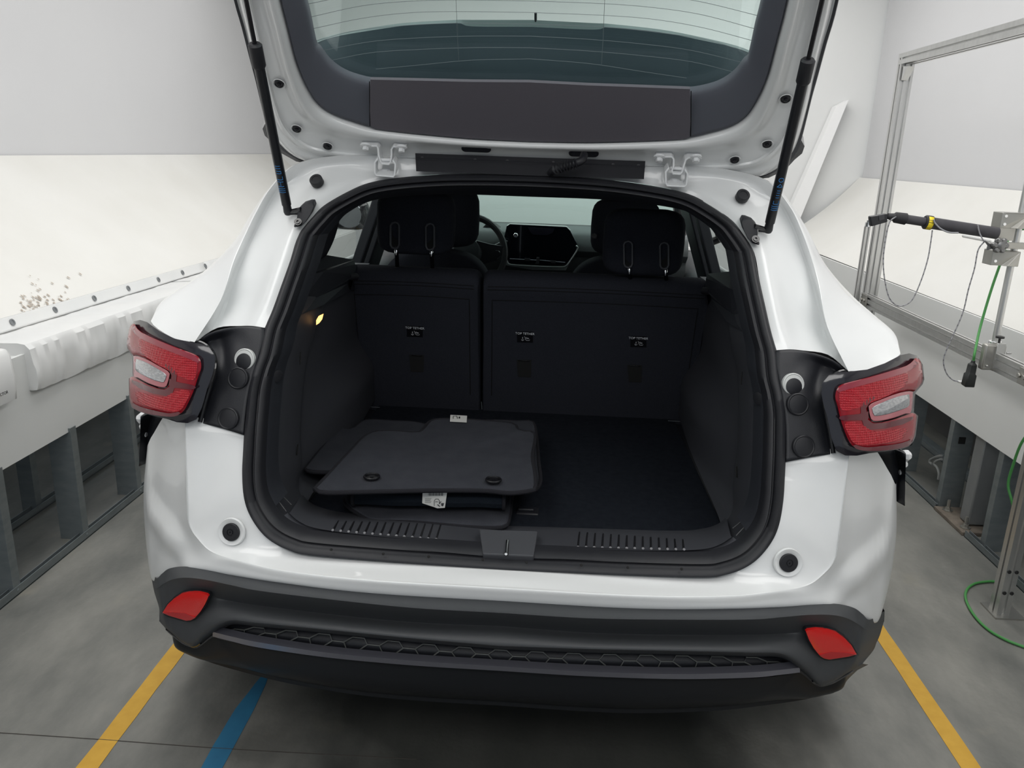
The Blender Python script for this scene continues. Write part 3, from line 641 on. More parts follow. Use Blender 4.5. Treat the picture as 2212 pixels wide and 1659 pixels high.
# wheel-arch flares with their small bright wedges just ahead of the bumper corner
b = MB(); rows = []
for x, y, Y in ((336, 896, .40), (327, 930, .42), (322, 965, .42), (316, 1000, .43), (312, 1040, .44)):
    p = PY(x, y, Y); o = PX({896: 301, 930: 303.5, 965: 305, 1000: 307, 1040: 307}[y], y, p.x-.03)
    rows.append([p+V((.06, .0, 0)), p, V((p.x-.02, p.y+.01, p.z)), PY({896: 301, 930: 304, 965: 305.5, 1000: 307, 1040: 309}[y], y, Y), PY({896: 301, 930: 304, 965: 305.5, 1000: 307, 1040: 309}[y], y, Y)+V((0, .3, 0))])
for r in rows:
    for p in r: p.x += .007
b.grid(smoothgrid(rows[:4], 3, 3))
for flare in both(b, 'arch_flare', PLAST, solid=.004):
    s = 1 if flare.name.endswith('.001') else -1
    for x, y, r in ((300, 903, .012), (302, 921, .009), (304, 938, .006)):
        p = PY(x, y, .425); p.x = s*abs(p.x+.007); k = MB()
        k.lathe(p+V((-s*.008, 0, 0)), (s, 0, 0), [(r*1.1, 0), (r*1.3, r*.8), (r*.6, r*1.6)], 7); k.build('bright_wedge', ZINC, flare, bevel=.001)

# ---- grey-black cladding with reflectors, hexagon grille and satin strip
K = [
 [(320, 1228), (337, 1249), (350, 1239), (366, 1228), (400, 1223.7), (448, 1230), (500, 1238), (560, 1248.6), (707.7, 1267), (893, 1284), (1110, 1296.5)],
 [(319, 1248), (336, 1269), (352, 1260), (372, 1250), (402, 1246), (448, 1251), (500, 1262), (560, 1273), (707, 1291), (893, 1310), (1109, 1322.5)],
 [(320, 1252), (337, 1273), (353, 1264), (374, 1254), (403, 1250), (448, 1256), (500, 1267), (560, 1279), (707, 1297), (893, 1316), (1109, 1328)],
 [(326, 1280), (341, 1296), (358, 1292), (385, 1282), (415, 1279), (455, 1285), (500, 1295), (560, 1305), (707, 1323), (893, 1341), (1107, 1351)],
 [(332, 1296), (344, 1308), (360, 1308), (388, 1308), (418, 1305), (458, 1298), (500, 1302), (560, 1311), (707, 1329), (893, 1347), (1107, 1357)],
 [(337, 1312), (347, 1324), (362, 1332), (390, 1342), (418, 1338), (452, 1318), (500, 1318), (560, 1327), (707, 1343), (893, 1361), (1106, 1373)],
 [(344, 1339), (352, 1348), (370, 1362), (394, 1380), (415, 1384), (442, 1360), (490, 1338), (560, 1343), (707, 1358), (893, 1376.5), (1105, 1394)],
 [(345, 1342), (356, 1355), (375, 1371), (398, 1389), (421, 1395), (450, 1371), (495, 1344), (560, 1349), (707, 1363), (893, 1382), (1104, 1399)],
 [(346, 1343), (357, 1357), (376, 1373), (400, 1391), (424, 1398), (455, 1375), (499, 1350), (560, 1354), (707, 1368), (893, 1387), (1104, 1404)]]
off = [.004, -.028, -.030, [0, -.012, -.015, -.015, -.012, -.004, .002, .004, .006, .006, .006], [0, -.012, -.016, -.018, -.015, -.005, .0, .002, .004, .004, .004], [0, -.014, -.02, -.024, -.022, -.018, -.02, -.02, -.02, -.02, -.02], [0, -.018, -.026, -.032, -.034, -.032, -.034, -.034, -.034, -.034, -.034], [.006, -.01, -.018, -.022, -.024, -.022, -.026, -.026, -.026, -.026, -.026], [.02, .02, .02, .02, .02, .02, .02, .02, .02, .02, .02]]
for o_ in (1, 2):
    off[o_] = [0, -.006, -.012, -.018, -.024] + [off[o_]]*6
rows = []
for r, o_ in zip(K, off): rows.append([B(x, y, o_ if not isinstance(o_, list) else o_[i]) for i, (x, y) in enumerate(r)])
for r in rows:
    r[-1].x = 0
    for p in r:
        if p.x < -.83: p.x = -.83+(p.x+.83)*.93
b = MB(); b.grid(smoothgrid(rows, 3, 6)); clad = whole(b, 'bumper_cladding', CLAD, angle=40)
# forward continuation of the cladding round the corner
r2 = [[r[0], r[0]+V((.0, .06, .004)), r[0]+V((.004, .16, .01))] for r in rows[:6]]
b = MB(); b.grid(smoothgrid(r2, 2, 3)); both(b, 'cladding_return', CLAD)
# lower valance
T = [(346, 1343), (360, 1362), (380, 1377), (402, 1393), (426, 1400), (459, 1377), (480, 1382), (560, 1400), (707, 1421), (893, 1438), (1103, 1450)]
U_ = [(350, 1349), (370, 1375), (393, 1399), (420, 1411), (467, 1428), (537, 1447), (600, 1463), (690, 1480), (800, 1496), (930, 1507), (1102, 1517)]
ra = [B(x, y, .012) for x, y in T]; rb = [B(x, y, .045) for x, y in U_]
rm = [p.lerp(q, .55) + V((0, -.018, 0)) for p, q in zip(ra, rb)]
rc = [p + V((0, .03, -.012)) for p in rb]; rd = [p + V((0, .30, -.0)) for p in rc]
for r in (ra, rm, rb, rc, rd): r[-1].x = 0
ra[0].x += .030; ra[1].x += .012
for r in (rm, rb, rc, rd): r[0].x += .040; r[1].x += .018
b = MB(); b.grid(smoothgrid([ra, rm, rb, rc, rd], 3, 4)); whole(b, 'lower_valance', mat('valance_plastic', (.010, .011, .013), .38, spec=.35))
# grille panel with raised hexagons
ga = [(499, 1349), (530, 1350), (560, 1353), (707, 1367), (893, 1386), (1104, 1403)]
gb = [(462, 1368), (510, 1378), (560, 1389), (707, 1412), (893, 1430), (1103, 1444)]
A_ = cr([B(x, y, .024) for x, y in ga], 8); Bb = cr([B(x, y, .016) for x, y in gb], 8); A_[-1].x = Bb[-1].x = 0
b = MB(); b.grid([A_, Bb]); gp = whole(b, 'grille_panel', PLAST, solid=.004)
hx = MB(); A_ = A_ + [mir(p) for p in A_[-2::-1]]; Bb = Bb + [mir(p) for p in Bb[-2::-1]]
NR = 400; A_ = resample(A_, NR+1); Bb = resample(Bb, NR+1)
def gpnt(u, v): i = min(max(u, 0), 1)*NR; k = min(int(i), NR-1); return (A_[k].lerp(A_[k+1], i-k)).lerp(Bb[k].lerp(Bb[k+1], i-k), v) + V((0, -.004, 0))
NH = 16; w = 1/NH
for k in range(NH+1):
    for (cx, cy) in ((k*w, .30), ((k+.5)*w, .64)):
        hw = w*.333; ht = .34
        P = [(cx-hw, cy), (cx-hw*.5, cy-ht), (cx+hw*.5, cy-ht), (cx+hw, cy), (cx+hw*.5, cy+ht), (cx-hw*.5, cy+ht)]
        if cy < .5 and False: continue
        Q = [(u_, min(max(v_, .02), .98)) for u_, v_ in P]
        if Q[0][0] < -.01 or Q[3][0] > 1.01: continue
        hx.tube([gpnt(*q) for q in Q], .0016, 5, closed=True)
hx.build('hexagon_pattern', mat('hexagon_edges', (.10, .105, .10), .45), gp)
# satin strip
sa = [(459.4, 1365), (500, 1375), (559.5, 1387.6), (707.7, 1410), (893, 1427.5), (1103, 1441)]
sb = [(459.4, 1375), (500, 1385.5), (559.5, 1399), (707.7, 1420.5), (893, 1437.6), (1103, 1450.6)]
ra = [B(x, y, -.012) for x, y in sa]; rb = [B(x, y, -.006) for x, y in sb]; rr = [p+V((0, .02, .002)) for p in ra]; rq = [p+V((0, .02, -.002)) for p in rb]
for r in (ra, rb, rr, rq): r[-1].x = 0
b = MB(); b.grid([cr(rr, 6), cr(ra, 6), cr(rb, 6), cr(rq, 6)]); b.add([rr[0], ra[0], rb[0], rq[0]], [(0, 1, 2, 3)]); whole(b, 'satin_strip', SATIN, angle=50)
# glossy lip under each corner
b = MB(); b.tube(seg([B(x, y, -.012) for x, y in ((360, 1359), (366, 1365), (376, 1373), (396, 1388), (416, 1396), (426, 1394), (433, 1389))], 5), .0028, 8); both(b, 'corner_lip', GLOSS)
# reflectors
RED = mat('red_reflector', (.62, .012, .010), .22, coat=1, bump=(500, .3)); REDD = mat('red_reflector_lower', (.42, .006, .010), .22, coat=1)
ro = [(350.8, 1323.8), (362, 1306), (376, 1293), (392, 1283), (408, 1280), (430, 1281), (447, 1285.5), (450, 1289), (443, 1305), (433, 1321), (420, 1336), (412, 1340), (402, 1341), (385, 1336), (365, 1330)]
bez = [(348, 1325), (361, 1304), (375, 1290), (392, 1280), (408, 1276.5), (432, 1278), (450, 1282.5), (453.5, 1288), (446, 1307), (435, 1324), (421, 1339), (412, 1343.5), (401, 1344), (384, 1339), (363, 1333)]
def extr(pts, f, off, t): return [f(x, y, off) for x, y in pts]
b = MB(); b.sheet(bez, fb, -.024, (0, .012, 0), 8); bz = both(b, 'reflector_bezel', RUBBER, smooth=False)
b = MB(); b.sheet(ro, fb, -.030, (0, .008, 0), 8, dome=.002); rf = both(b, 'rear_reflector', RED, angle=60)
lowf = [(350.8, 1323.8), (372, 1320), (395, 1316), (420, 1336), (412, 1340), (402, 1341), (385, 1336), (365, 1330)]
b = MB(); b.sheet([(351.5, 1323.8), (375, 1323), (400, 1325), (421, 1334), (412, 1339.5), (402, 1340.5), (385, 1335.5), (365, 1329.5)], fb, -.0328, (0, .003, 0), 8)
b.build('lower_facet', REDD, rf[0], smooth=False); b.mirrored().build('lower_facet', REDD, rf[1], smooth=False)

# ---- tail lamps
hous = [(330, 705), (318, 696), (303, 691), (289, 694), (278, 712), (273, 742), (275, 752), (286, 771), (286, 812), (278, 818), (279, 860), (284, 880), (300, 889), (330, 898), (360, 905), (382, 912), (405, 914), (424, 906), (436, 880), (447, 840), (458, 812), (464, 790), (464, 768), (452, 750), (430, 742), (412, 739), (377, 731.5), (345, 715.5)]
def Lm(x, y, o=0): return onf(x, y, fl, o)
def domed(outline, off, depth, inner=.86, dome=.006, extra=None):   # outline -> shallow domed solid facing the back
    P = [Lm(x, y, off) for x, y in outline]; c = sum(P, V((0, 0, 0)))/len(P); b = MB(); n = len(P)
    mid = [p.lerp(c, 1-inner)+V((0, -dome, 0)) for p in P]
    b.add(P+mid, [(i, (i+1) % n, (i+1) % n+n, i+n) for i in range(n)])
    b.add(mid, [tuple(t) for t in tessellate_polygon([mid])])
    bk = [p+V((0, depth, 0)) for p in P]; b.add(P+bk, [(i, (i+1) % n, (i+1) % n+n, i+n) for i in range(n)][::1])
    b.add(bk, [tuple(t) for t in tessellate_polygon([bk])]); return b
HG = mat('smoked_lamp_housing', (.014, .013, .018), .15, coat=.5)
b = MB(); b.sheet(hous, fl, .006, (-.042, .10, -.036), 9, dome=.004); ho = both(b, 'tail_lamp', HG, angle=50)
red = [(290, 699), (305, 717), (347, 737), (388, 753.5), (421.5, 766), (432, 776), (434.5, 795), (427, 817), (419, 842), (408, 867), (397, 887), (383, 897), (365, 896), (347, 892), (305, 884), (286, 877), (280, 859), (279, 831), (279.5, 817), (287, 813), (296, 818), (318, 830), (340, 838), (356, 840), (363, 832), (369, 815), (366, 803), (340, 789), (310, 773), (292, 767), (287, 768), (276, 751), (274.5, 740), (277, 722), (282, 703)]
REDL = mat('red_lamp_lens', (.26, .004, .012), .12, coat=.35, spec=.3)
REDP = mat('red_prism_pattern', (.38, .006, .016), .2, coat=.35, spec=.3)
# prism texture in the bump
nt = REDP.node_tree; tcn = nt.nodes.new('ShaderNodeTexCoord'); vo = nt.nodes.new('ShaderNodeTexVoronoi'); vo.inputs['Scale'].default_value = 210; vo.inputs['Randomness'].default_value = .15
bpn = nt.nodes.new('ShaderNodeBump'); bpn.inputs['Strength'].default_value = .8; bpn.inputs['Distance'].default_value = .003; nt.links.new(tcn.outputs['Object'], vo.inputs['Vector']); nt.links.new(vo.outputs['Distance'], bpn.inputs['Height']); nt.links.new(bpn.outputs['Normal'], nt.nodes['Principled BSDF'].inputs['Normal'])
REDK = mat('dark_red_lens', (.10, .006, .014), .1, coat=.4)
def sub_both(b, name, m_, pr, **k): b.build(name, m_, pr[0], **k); b.mirrored().build(name, m_, pr[1], **k)
def lplate(outline, off, t=.006, dome=0, smooth_=1):
    b = MB()
    if not smooth_: b.sheet(outline, fl, off, (-.45*t, t, -.36*t), 6, dome=dome); return b
    b.sheet([(a.x, a.y) for a in resample(cr([V((x, y, 0)) for x, y in outline]+[V((*outline[0], 0))], 4), max(30, len(outline)*3))[:-1]], fl, off, (-.45*t, t, -.36*t), 6, dome=dome); return b
sub_both(lplate(red, -.005, .014, .004), 'red_lens', REDL, ho, angle=60)
sub_both(lplate([(303, 722), (345, 742), (390, 760), (420, 772), (426, 780), (425, 800), (416, 822), (372, 806), (362, 799), (335, 784), (306, 762), (298, 745)], -.0100, .003, .0), 'prism_field', REDP, ho)
sub_both(lplate([(392, 842), (411, 847), (402, 868), (392, 884), (378, 890), (352, 886), (322, 878), (300, 870), (292, 846), (320, 852), (352, 858), (372, 848)], -.0100, .003), 'prism_field', REDP, ho)
sub_both(lplate([(366, 818), (384, 825), (420, 833), (417, 841), (384, 838), (366, 836)], -.0105, .004), 'divider_bar', REDK, ho)
sub_both(lplate([(352, 784), (366, 789), (382, 806), (380, 830), (372, 850), (360, 856), (330, 850), (300, 838), (284, 826), (284, 820), (300, 826), (330, 838), (355, 842), (366, 835), (371, 812), (366, 802)], -.0100, .004, 0, 0), 'lamp_surround', REDK, ho)
sub_both(lplate([(283, 868), (302, 878), (330, 886), (365, 893), (390, 889), (383, 898), (362, 900), (325, 895), (298, 887), (285, 879)], -.0106, .004), 'dark_edge', REDK, ho)
sub_both(lplate([(291, 703), (305, 718), (347, 738), (388, 755), (421, 768), (430, 778), (428, 784), (415, 778), (380, 764), (340, 748), (303, 730), (284, 712)], -.0106, .004), 'upper_edge', mat('rosy_lens_edge', (.28, .03, .05), .12, coat=.5), ho)
clear = [(294, 775), (312, 781), (335, 793), (357.7, 808), (359, 814), (354, 826), (345, 825), (330, 820.5), (312, 812), (298, 804), (292, 797)]
frame = [(288, 769), (300, 770), (318, 777), (342, 790), (364, 803), (366, 812), (360, 833), (354, 837), (340, 835), (318, 827), (296, 815), (288, 812)]
sub_both(lplate(frame, -.0115, .008), 'lens_frame', mat('pink_lens_frame', (.38, .10, .12), .12, coat=.5), ho, bevel=.001)
CLR = mat('clear_reflector_lens', (.46, .47, .49), .10, metal=.7, coat=1, noise=(130, (.16, .17, .19), .5, (1, 1, 3)))
sub_both(lplate(clear, -.0125, .006, .001), 'reverse_lens', CLR, ho, bevel=.001)

# ---- black corner trim with round caps
trows = []
for r in (((428, 735), (457, 717.5), (494.6, 708), (532, 706), (573, 710)),
          ((440, 748), (465, 738), (500, 730), (535, 728), (570, 735)),
          ((456, 768), (475, 765), (505, 760), (535, 760), (562, 762)),
          ((462, 800), (480, 797), (505, 795), (530, 797), (550, 800)),
          ((450, 845), (468, 845), (492, 848), (515, 850), (537, 852)),
          ((434, 890), (455, 892), (480, 897), (505, 902), (530, 905)),
          ((426, 912), (448, 917), (475, 924), (502, 932), (527, 940))):
    o_ = [.01, .0, -.002, -.004, -.006]
    trows.append([O(x, y, q-.0) for (x, y), q in zip(r, o_)])
trows[1][0] += V((0, .02, 0)); trows[1][1] += V((0, .03, 0)); trows[2][1] += V((0, .025, 0)); trows[1][2] += V((0, .012, 0)); trows[3][1] += V((0, .012, 0))
b = MB(); b.grid(smoothgrid(trows, 4, 4)); ct = both(b, 'corner_trim', PLAST, solid=.004)
for (x, y, r, ring) in ((493, 904, .0235, 0), (514, 817, .0235, 0), (528.5, 776, .0235, 1)):
    p = O(x, y, -.012); n = V((.25, -.93, .25))
    for k, par in enumerate(ct):
        s = 1 if k == 0 else -1; q = V((p.x*s, p.y, p.z)); nn = V((-.15*s, -.93, .3))
        b = MB(); b.lathe(q, nn, [(r, -.006), (r, .002), (r-.002, .0035), (r-.004, .0025), (r-.0055, .003), (0, .0032)], 30)
        b.build('round_cap', RUBBER if not ring else mat('pale_plastic_ring', (.55, .56, .55), .4), par)
        if ring:
            b = MB(); b.lathe(q+nn*.0015+V((0, 0, -.005)), nn, [(r-.006, -.001), (r-.006, .004), (r-.008, .005), (0, .005)], 26); b.build('cap_centre', RUBBER, par)
# lamp gasket between lamp and trim
b = MB(); b.tube(seg([O(x, y, -.006) for x, y in ((412, 738), (436, 742), (455, 756), (463, 772), (464, 795), (455, 830), (443, 870), (432, 912))], 5), .005, 8); both(b, 'lamp_gasket', GLOSS)
# lower round bumper plugs
for s in (-1, 1):
    p = O(499.3, 1149.3, -.007); p.x = s*abs(p.x); nn = V((s*.12, -.97, .22))
    b = MB(); b.lathe(p, nn, [(.030, -.004), (.0285, .001), (.0205, -.001), (.019, -.002)], 32); b.build('plug_recess', WHITE, car)
    b = MB(); b.lathe(p, nn, [(.019, -.004), (.019, .002), (.0178, .0032), (.008, .0036), (.0075, .0018), (.005, .0018), (.0045, .004), (.002, .004), (.0018, .002)], 32); b.build('bumper_plug', RUBBER, car)

# ---- rubber seal and inner opening frame
sw = cr(seal_w, 5)
cen = V((0, .35, 1.02))
def inward(P, d, dy):
    out = []
    for i, p in enumerate(P):
        t = P[min(i+1, len(P)-1)]-P[max(i-1, 0)]; t.normalize(); n = t.cross(V((0, -.75, .66)) if True else 0).normalized()
        c = cen-p
        if n.dot(c) < 0: n = -n
        q = p + n*d + V((0, dy, 0)); 
        if i in (0, len(P)-1): q.x = 0
        out.append(q)
    return out
bandrows = [sw, inward(sw, .004, -.010), inward(sw, .012, -.014), inward(sw, .019, -.008), inward(sw, .022, .004), inward(sw, .024, .004), inward(sw, .028, -.004), inward(sw, .034, -.002), inward(sw, .038, .012), inward(sw, .040, .03)]
b = MB(); b.grid(bandrows); whole(b, 'weatherstrip', RUBBER, angle=60)
inner0 = inward(sw, .036, .012)
inner1 = inward(sw, .043, .05); inner2 = inward(sw, .047, .09)
n0 = [i for i in range(len(sw))]
b = MB(); b.grid([r[32:] for r in (inward(sw, .030, .004), inner0, inner1, inner2)]); whole(b, 'opening_lining', TRIM, angle=60)
# ================================================================== CABIN AND CARGO BAY
def glassmat(name, col, refl=.06, rough=.0):
    m = bpy.data.materials.new(name); m.use_nodes = True; nt = m.node_tree; nt.nodes.clear(); N = nt.nodes.new
    o = N('ShaderNodeOutputMaterial'); t = N('ShaderNodeBsdfTransparent'); t.inputs[0].default_value = (*col, 1); g = N('ShaderNodeBsdfGlossy'); g.inputs['Roughness'].default_value = .02+rough
    lw = N('ShaderNodeLayerWeight'); pw = N('ShaderNodeMath'); pw.operation = 'POWER'; pw.inputs[1].default_value = 4; nt.links.new(lw.outputs['Facing'], pw.inputs[0]); f = N('ShaderNodeMath'); f.operation = 'MULTIPLY_ADD'; f.inputs[1].default_value = .5; f.inputs[2].default_value = refl; nt.links.new(pw.outputs[0], f.inputs[0]); x = N('ShaderNodeMixShader'); nt.links.new(f.outputs[0], x.inputs[0]); nt.links.new(t.outputs[0], x.inputs[1]); nt.links.new(g.outputs[0], x.inputs[2]); nt.links.new(x.outputs[0], o.inputs[0]); return m
WSG = glassmat('windscreen_glass', (.70, .90, .86)); SG = glassmat('side_glass', (.80, .86, .85)); GG = glassmat('tailgate_glass', (.90, .97, .96))
NEAR = mat('interior_grey_plastic', (.046, .048, .056), .55, bump=(900, .15), spec=.4)
# side trims of the cargo bay
lv = [((640, 640, .42), (660, 640, .50), (700, 640, .68)),
      ((612, 690, .36), (648, 690, .45), (688, 690, .60)),
      ((592, 760, .32), (630, 760, .40), (666, 760, .55)),
      ((576, 850, .27), (614, 850, .34), (652, 850, .48)),
      ((563, 940, .23), (606, 940, .30), (648, 940, .44)),
      ((556, 1005, .20), (602, 1005, .27), (650, 1000, .42)),
      ((558, 1060, .165), (600, 1058, .235), (644, 1045, .38)),
      ((582, 1110, .135), (618, 1098, .21), (650, 1072, .35)),
      ((612, 1138, .115), (640, 1118, .19), (668, 1088, .33))]
rows = []
for r in lv:
    p = [LP(*q) for q in r]; z = p[2].z
    p.append(V((p[2].x-.01, p[2].y+.06, z))); p.append(V((-.50 if z < .8 else -.545, .85, z))); p.append(V((-.52 if z < .8 else -.56, 1.30, z)))
    rows.append(p)
b = MB(); b.grid(smoothgrid(rows, 4, 4)); trim = both(b, 'cargo_side_trim', NEAR, angle=50)
for pr in (((595, 1028, .26), (604, 1048, .25), (613, 1065, .235), (633, 1086, .225)), ((585, 1042, .21), (592, 1057, .205), (601, 1072, .20), (622, 1100, .19))):
    b = MB(); b.tube(seg([LP(*q)+V((0, -.012, 0)) for q in pr], 5), .0016, 6); sub_both(b, 'ridge', mat('ridge_grey', (.06, .06, .065), .4), trim)
for q in (((652, 758, .44), (651, 785, .43)), ((646, 957, .40), (644, 980, .40))):
    b = MB(); b.tube([LP(*q[0])+V((0, -.01, 0)), LP(*q[1])+V((0, -.01, 0))], .0018, 6); sub_both(b, 'slot', mat('hole_dark', (.01,)*3, .9), trim)
b = MB(); b.lathe(LP(599, 812, .27), V((1, -.6, 0)), [(.014, 0), (.014, .003), (.010, .004)], 20); sub_both(b, 'oval_cap', RUBBER, trim)
# shelf ledge blocks each side
b = MB()
top = [LP(706, 551, .80), LP(766, 561, 1.0), LP(767, 571, .98), LP(700, 587, .62), LP(650, 597, .50)]
b.add(top, [(0, 1, 2, 3, 4)])
fr = [LP(650, 597, .50), LP(700, 587, .62), LP(767, 571, .98), LP(766, 594, .98), LP(750, 607, .88), LP(690, 640, .62), LP(641, 662, .47)]
b.add(fr, [tuple(range(7))])
b.add([LP(641, 662, .47), LP(690, 640, .62), LP(750, 607, .88), LP(750, 613, .92), LP(757, 628, .96), LP(700, 658, .62), LP(641, 684, .43)], [tuple(range(7))])
b.add([LP(767, 571, .98), LP(766, 594, .98), LP(757, 628, .96), V((-.56, 1.15, 1.02)), V((-.56, 1.15, 1.1))], [(0, 1, 2, 3, 4)])
both(b, 'parcel_ledge', TRIM, smooth=False)
cyl = MB(); cyl.tube([LP(752, 597, .93), LP(769, 598, .97)], .011, 12); both(cyl, 'ledge_pin', RUBBER)
# amber cargo light
b = MB(); b.plate([LP(x, y, .545) for x, y in ((683, 702), (683, 692), (688, 683), (697, 679), (694, 691), (688, 699))], (0, .008, 0))
tagl = b.build('cargo_light', mat('lit_amber_lens', (.8, .45, .15), .3, emit=((1, .50, .16), 2.2)), car, smooth=False)
# sill plate
r0 = [(1100, 1206, .078), (947, 1192, .082), (760, 1178, .088), (665, 1166, .094), (622, 1148, .105), (596, 1122, .122)]
r1 = [(1100, 1200, .088), (947, 1189, .092), (760, 1174, .098), (668, 1160, .104), (630, 1142, .115), (606, 1118, .13)]
r2 = [(1100, 1186, .118), (947, 1170, .122), (760, 1152, .127), (678, 1140, .133), (644, 1127, .143), (622, 1108, .155)]
r3 = [(1100, 1183, .124), (947, 1167, .128), (760, 1149, .133), (682, 1137, .139), (650, 1123, .149), (628, 1105, .160)]
r4 = [(1100, 1136, .31), (947, 1124, .31), (760, 1109, .31), (700, 1098, .32), (670, 1085, .33), (655, 1070, .34)]
rows = [snap0([LP(*q) for q in r], .03) for r in (r0, r1, r2, r3, r4)]
rows.append([V((p.x, p.y+.02, .60)) for p in rows[-1]])
b = MB(); b.grid(smoothgrid(rows, 3, 5)); sill = whole(b, 'sill_plate', NEAR, angle=30)
GRV = mat('tread_groove', (.006, .006, .008), .5); DOT = mat('worn_tread_dot', (.16, .16, .17), .5)
for k in range(14):
    t = k/13; x1, y1 = 719.8+t*222.8, 1146.5+t*19.5; x0, y0 = 731+t*221, 1124+t*8
    def ts(x, y):
        y3 = 1149+(x-760)*.0963; y4 = 1109+(x-760)*.08; return .131 + (y3-y)/(y3-y4)*(.31-.131)
    y1 -= 2; a_, c_ = LP(x1, y1, ts(x1, y1)-.006), LP(x0, y0+2, ts(x0, y0+2)-.006)
    for s in (-1, 1):
        A1_, C1_ = (a_, c_) if s < 0 else (mir(a_), mir(c_))
        b = MB(); b.tube([A1_, C1_], .0022, 6); b.lathe(A1_+V((0, -.003, 0)), (0, -.5, .8), [(.003, 0), (.003, .002), (0, .003)], 8, 1); b.build('tread_rib', [GRV, DOT], sill)
b = MB(); Q = [LP(1035, 1144, .165), LP(1162, 1148, .165), LP(1153, 1201, .076), LP(1043, 1196, .076)]
b.add(Q+[Q[0]+V((0, .04, -.02)), Q[1]+V((0, .04, -.02)), Q[2]+V((0, .01, -.03)), Q[3]+V((0, .01, -.03))], [(0, 1, 2, 3), (0, 1, 5, 4), (1, 2, 6, 5), (2, 3, 7, 6), (3, 0, 4, 7)])
lc = b.build('latch_cover', mat('latch_cover_grey', (.055, .057, .064), .5, bump=(900, .15)), car, smooth=False, bevel=.003)
b = MB(); b.plate([LP(x, y, .1385-.0017*(y-1163)) + V((0, -.001, .001)) for x, y in ((1091, 1168), (1093, 1163), (1098, 1163), (1100, 1168), (1098, 1200), (1089, 1200))], (0, -.002, .0005)); b.build('latch_slot', mat('hole_dark', (.01,)*3), lc, smooth=False)
b = MB(); b.tube([LP(1096, 1168, .122), LP(1094, 1184, .094), LP(1093, 1197, .070)], .0030, 10); b.build('striker', CHROME, lc)
# clips in the lower seal
for x, y in ((716, 1193.5), (828, 1203), (926, 1209), (1043, 1216)):
    for s in (-1, 1):
        p = O(x, y-1, -.014)+V((0, 0, .006)); p.x *= -s; b = MB(); b.lathe(p, (0, -1, .4), [(.003, 0), (.003, .002), (0, .003)], 8); b.build('seal_clip', mat('hole_dark', (.01,)*3), sill)
# cargo floor
b = MB(); F = [(-.505, .31), (.505, .31), (.505, .36), (.50, 1.22), (-.50, 1.22), (-.505, .36)]
b.plate([V((x, y, .62)) for x, y in F], (0, 0, -.012)); cf = b.build('cargo_floor', CARPET, car, smooth=False)
b = MB(); b.box((0, .72, .56), (1.3, 1.3, .02)); b.box((0, .78, .60), (1.20, 1.1, .004)); b.build('cargo_tub', TRIM, car, smooth=False)
b = MB(); h0, h1 = PZ(1112, 1102, .622), PZ(1160, 1104, .622); b.box((h0+h1)/2+V((.004, 0, -.001)), (.055, .040, .006)); hd = b.build('floor_handle', RUBBER, cf, bevel=.004)
b = MB(); b.box((h0+h1)/2+V((0, -.002, .005)), (.040, .016, .008)); b.build('handle_bar', PLAST, hd, bevel=.003)
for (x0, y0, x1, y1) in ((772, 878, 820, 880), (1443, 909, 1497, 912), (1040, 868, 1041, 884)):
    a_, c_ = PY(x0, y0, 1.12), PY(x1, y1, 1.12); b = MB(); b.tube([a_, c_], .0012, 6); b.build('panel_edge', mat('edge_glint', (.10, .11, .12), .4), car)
# outside-of-tub closure so that daylight does not leak in
for s in (-1, 1): b = MB(); b.box((s*.66, .95, .72), (.10, 1.2, .66)); b.build('wheel_house', TRIM, car, smooth=False)

# rear seat backs
def seatback(x0, x1, label):
    prof = [(1.175, .600), (1.150, .70), (1.125, .80), (1.095, .92), (1.072, 1.01), (1.062, 1.045), (1.060, 1.070), (1.072, 1.094), (1.10, 1.106), (1.14, 1.104), (1.17, 1.09), (1.20, 1.05), (1.26, .85), (1.32, .60)]
    xs = [x0, x0+.004, x0+.014, x0+.035]+[x0+.035+(x1-x0-.07)*k/6 for k in range(1, 6)]+[x1-.035, x1-.014, x1-.004, x1]
    rows = []
    for i, x in enumerate(xs):
        e = min(i, len(xs)-1-i); s = (.030, .014, .004, 0)[e] if e < 4 else 0
        r = []
        for (y, z) in prof:
            cy = 1.16+(1.10-z)*.1; r.append(V((x, y+(cy-y)*(.9 if e == 0 else s*8 if e < 3 else 0), z - (s if z > 1.0 else 0) - s*.2)))
        rows.append(r)
    b = MB(); b.grid(smoothgrid(rows, 2, 4)); o = b.build('rear_seat_back', FABRIC, car, angle=60)
    if label: o['label'] = label
    def ys(z): return lerp([(p[1], p[0]) for p in prof[:8]], z)
    for z, ins in ((1.062, .02), (1.052, .02), (1.018, .034)):
        b = MB(); n = 20; P = []
        if z == 1.018: P += [V((x0+ins, ys(q)-.0015, q)) for q in (.68, .8, .9, .98, 1.005)]
        P += [V((x0+ins+(x1-x0-2*ins)*k/n, ys(z)-.0015, z + (.004*math.sin(k/n*3.14)))) for k in range(n+1)]
        if z == 1.018: P += [V((x1-ins, ys(q)-.0015, q)) for q in (1.005, .98, .9, .8, .68)]
        b.tube(P, .0014, 5); b.build('seam', mat('seam_dark', (.004, .004, .005), .9), o)
    return o, ys
sl, ys = seatback(-.585, -.152, None); sr, _ = seatback(-.148, .56, None)
def onseat(x, y, off=0):
    Y = 1.1
    for _ in range(20): p = PY(x, y, Y); Y = ys(p.z)+off
    return PY(x, y, Y)
LAB = mat('black_gloss_label', (.006, .006, .008), .3)
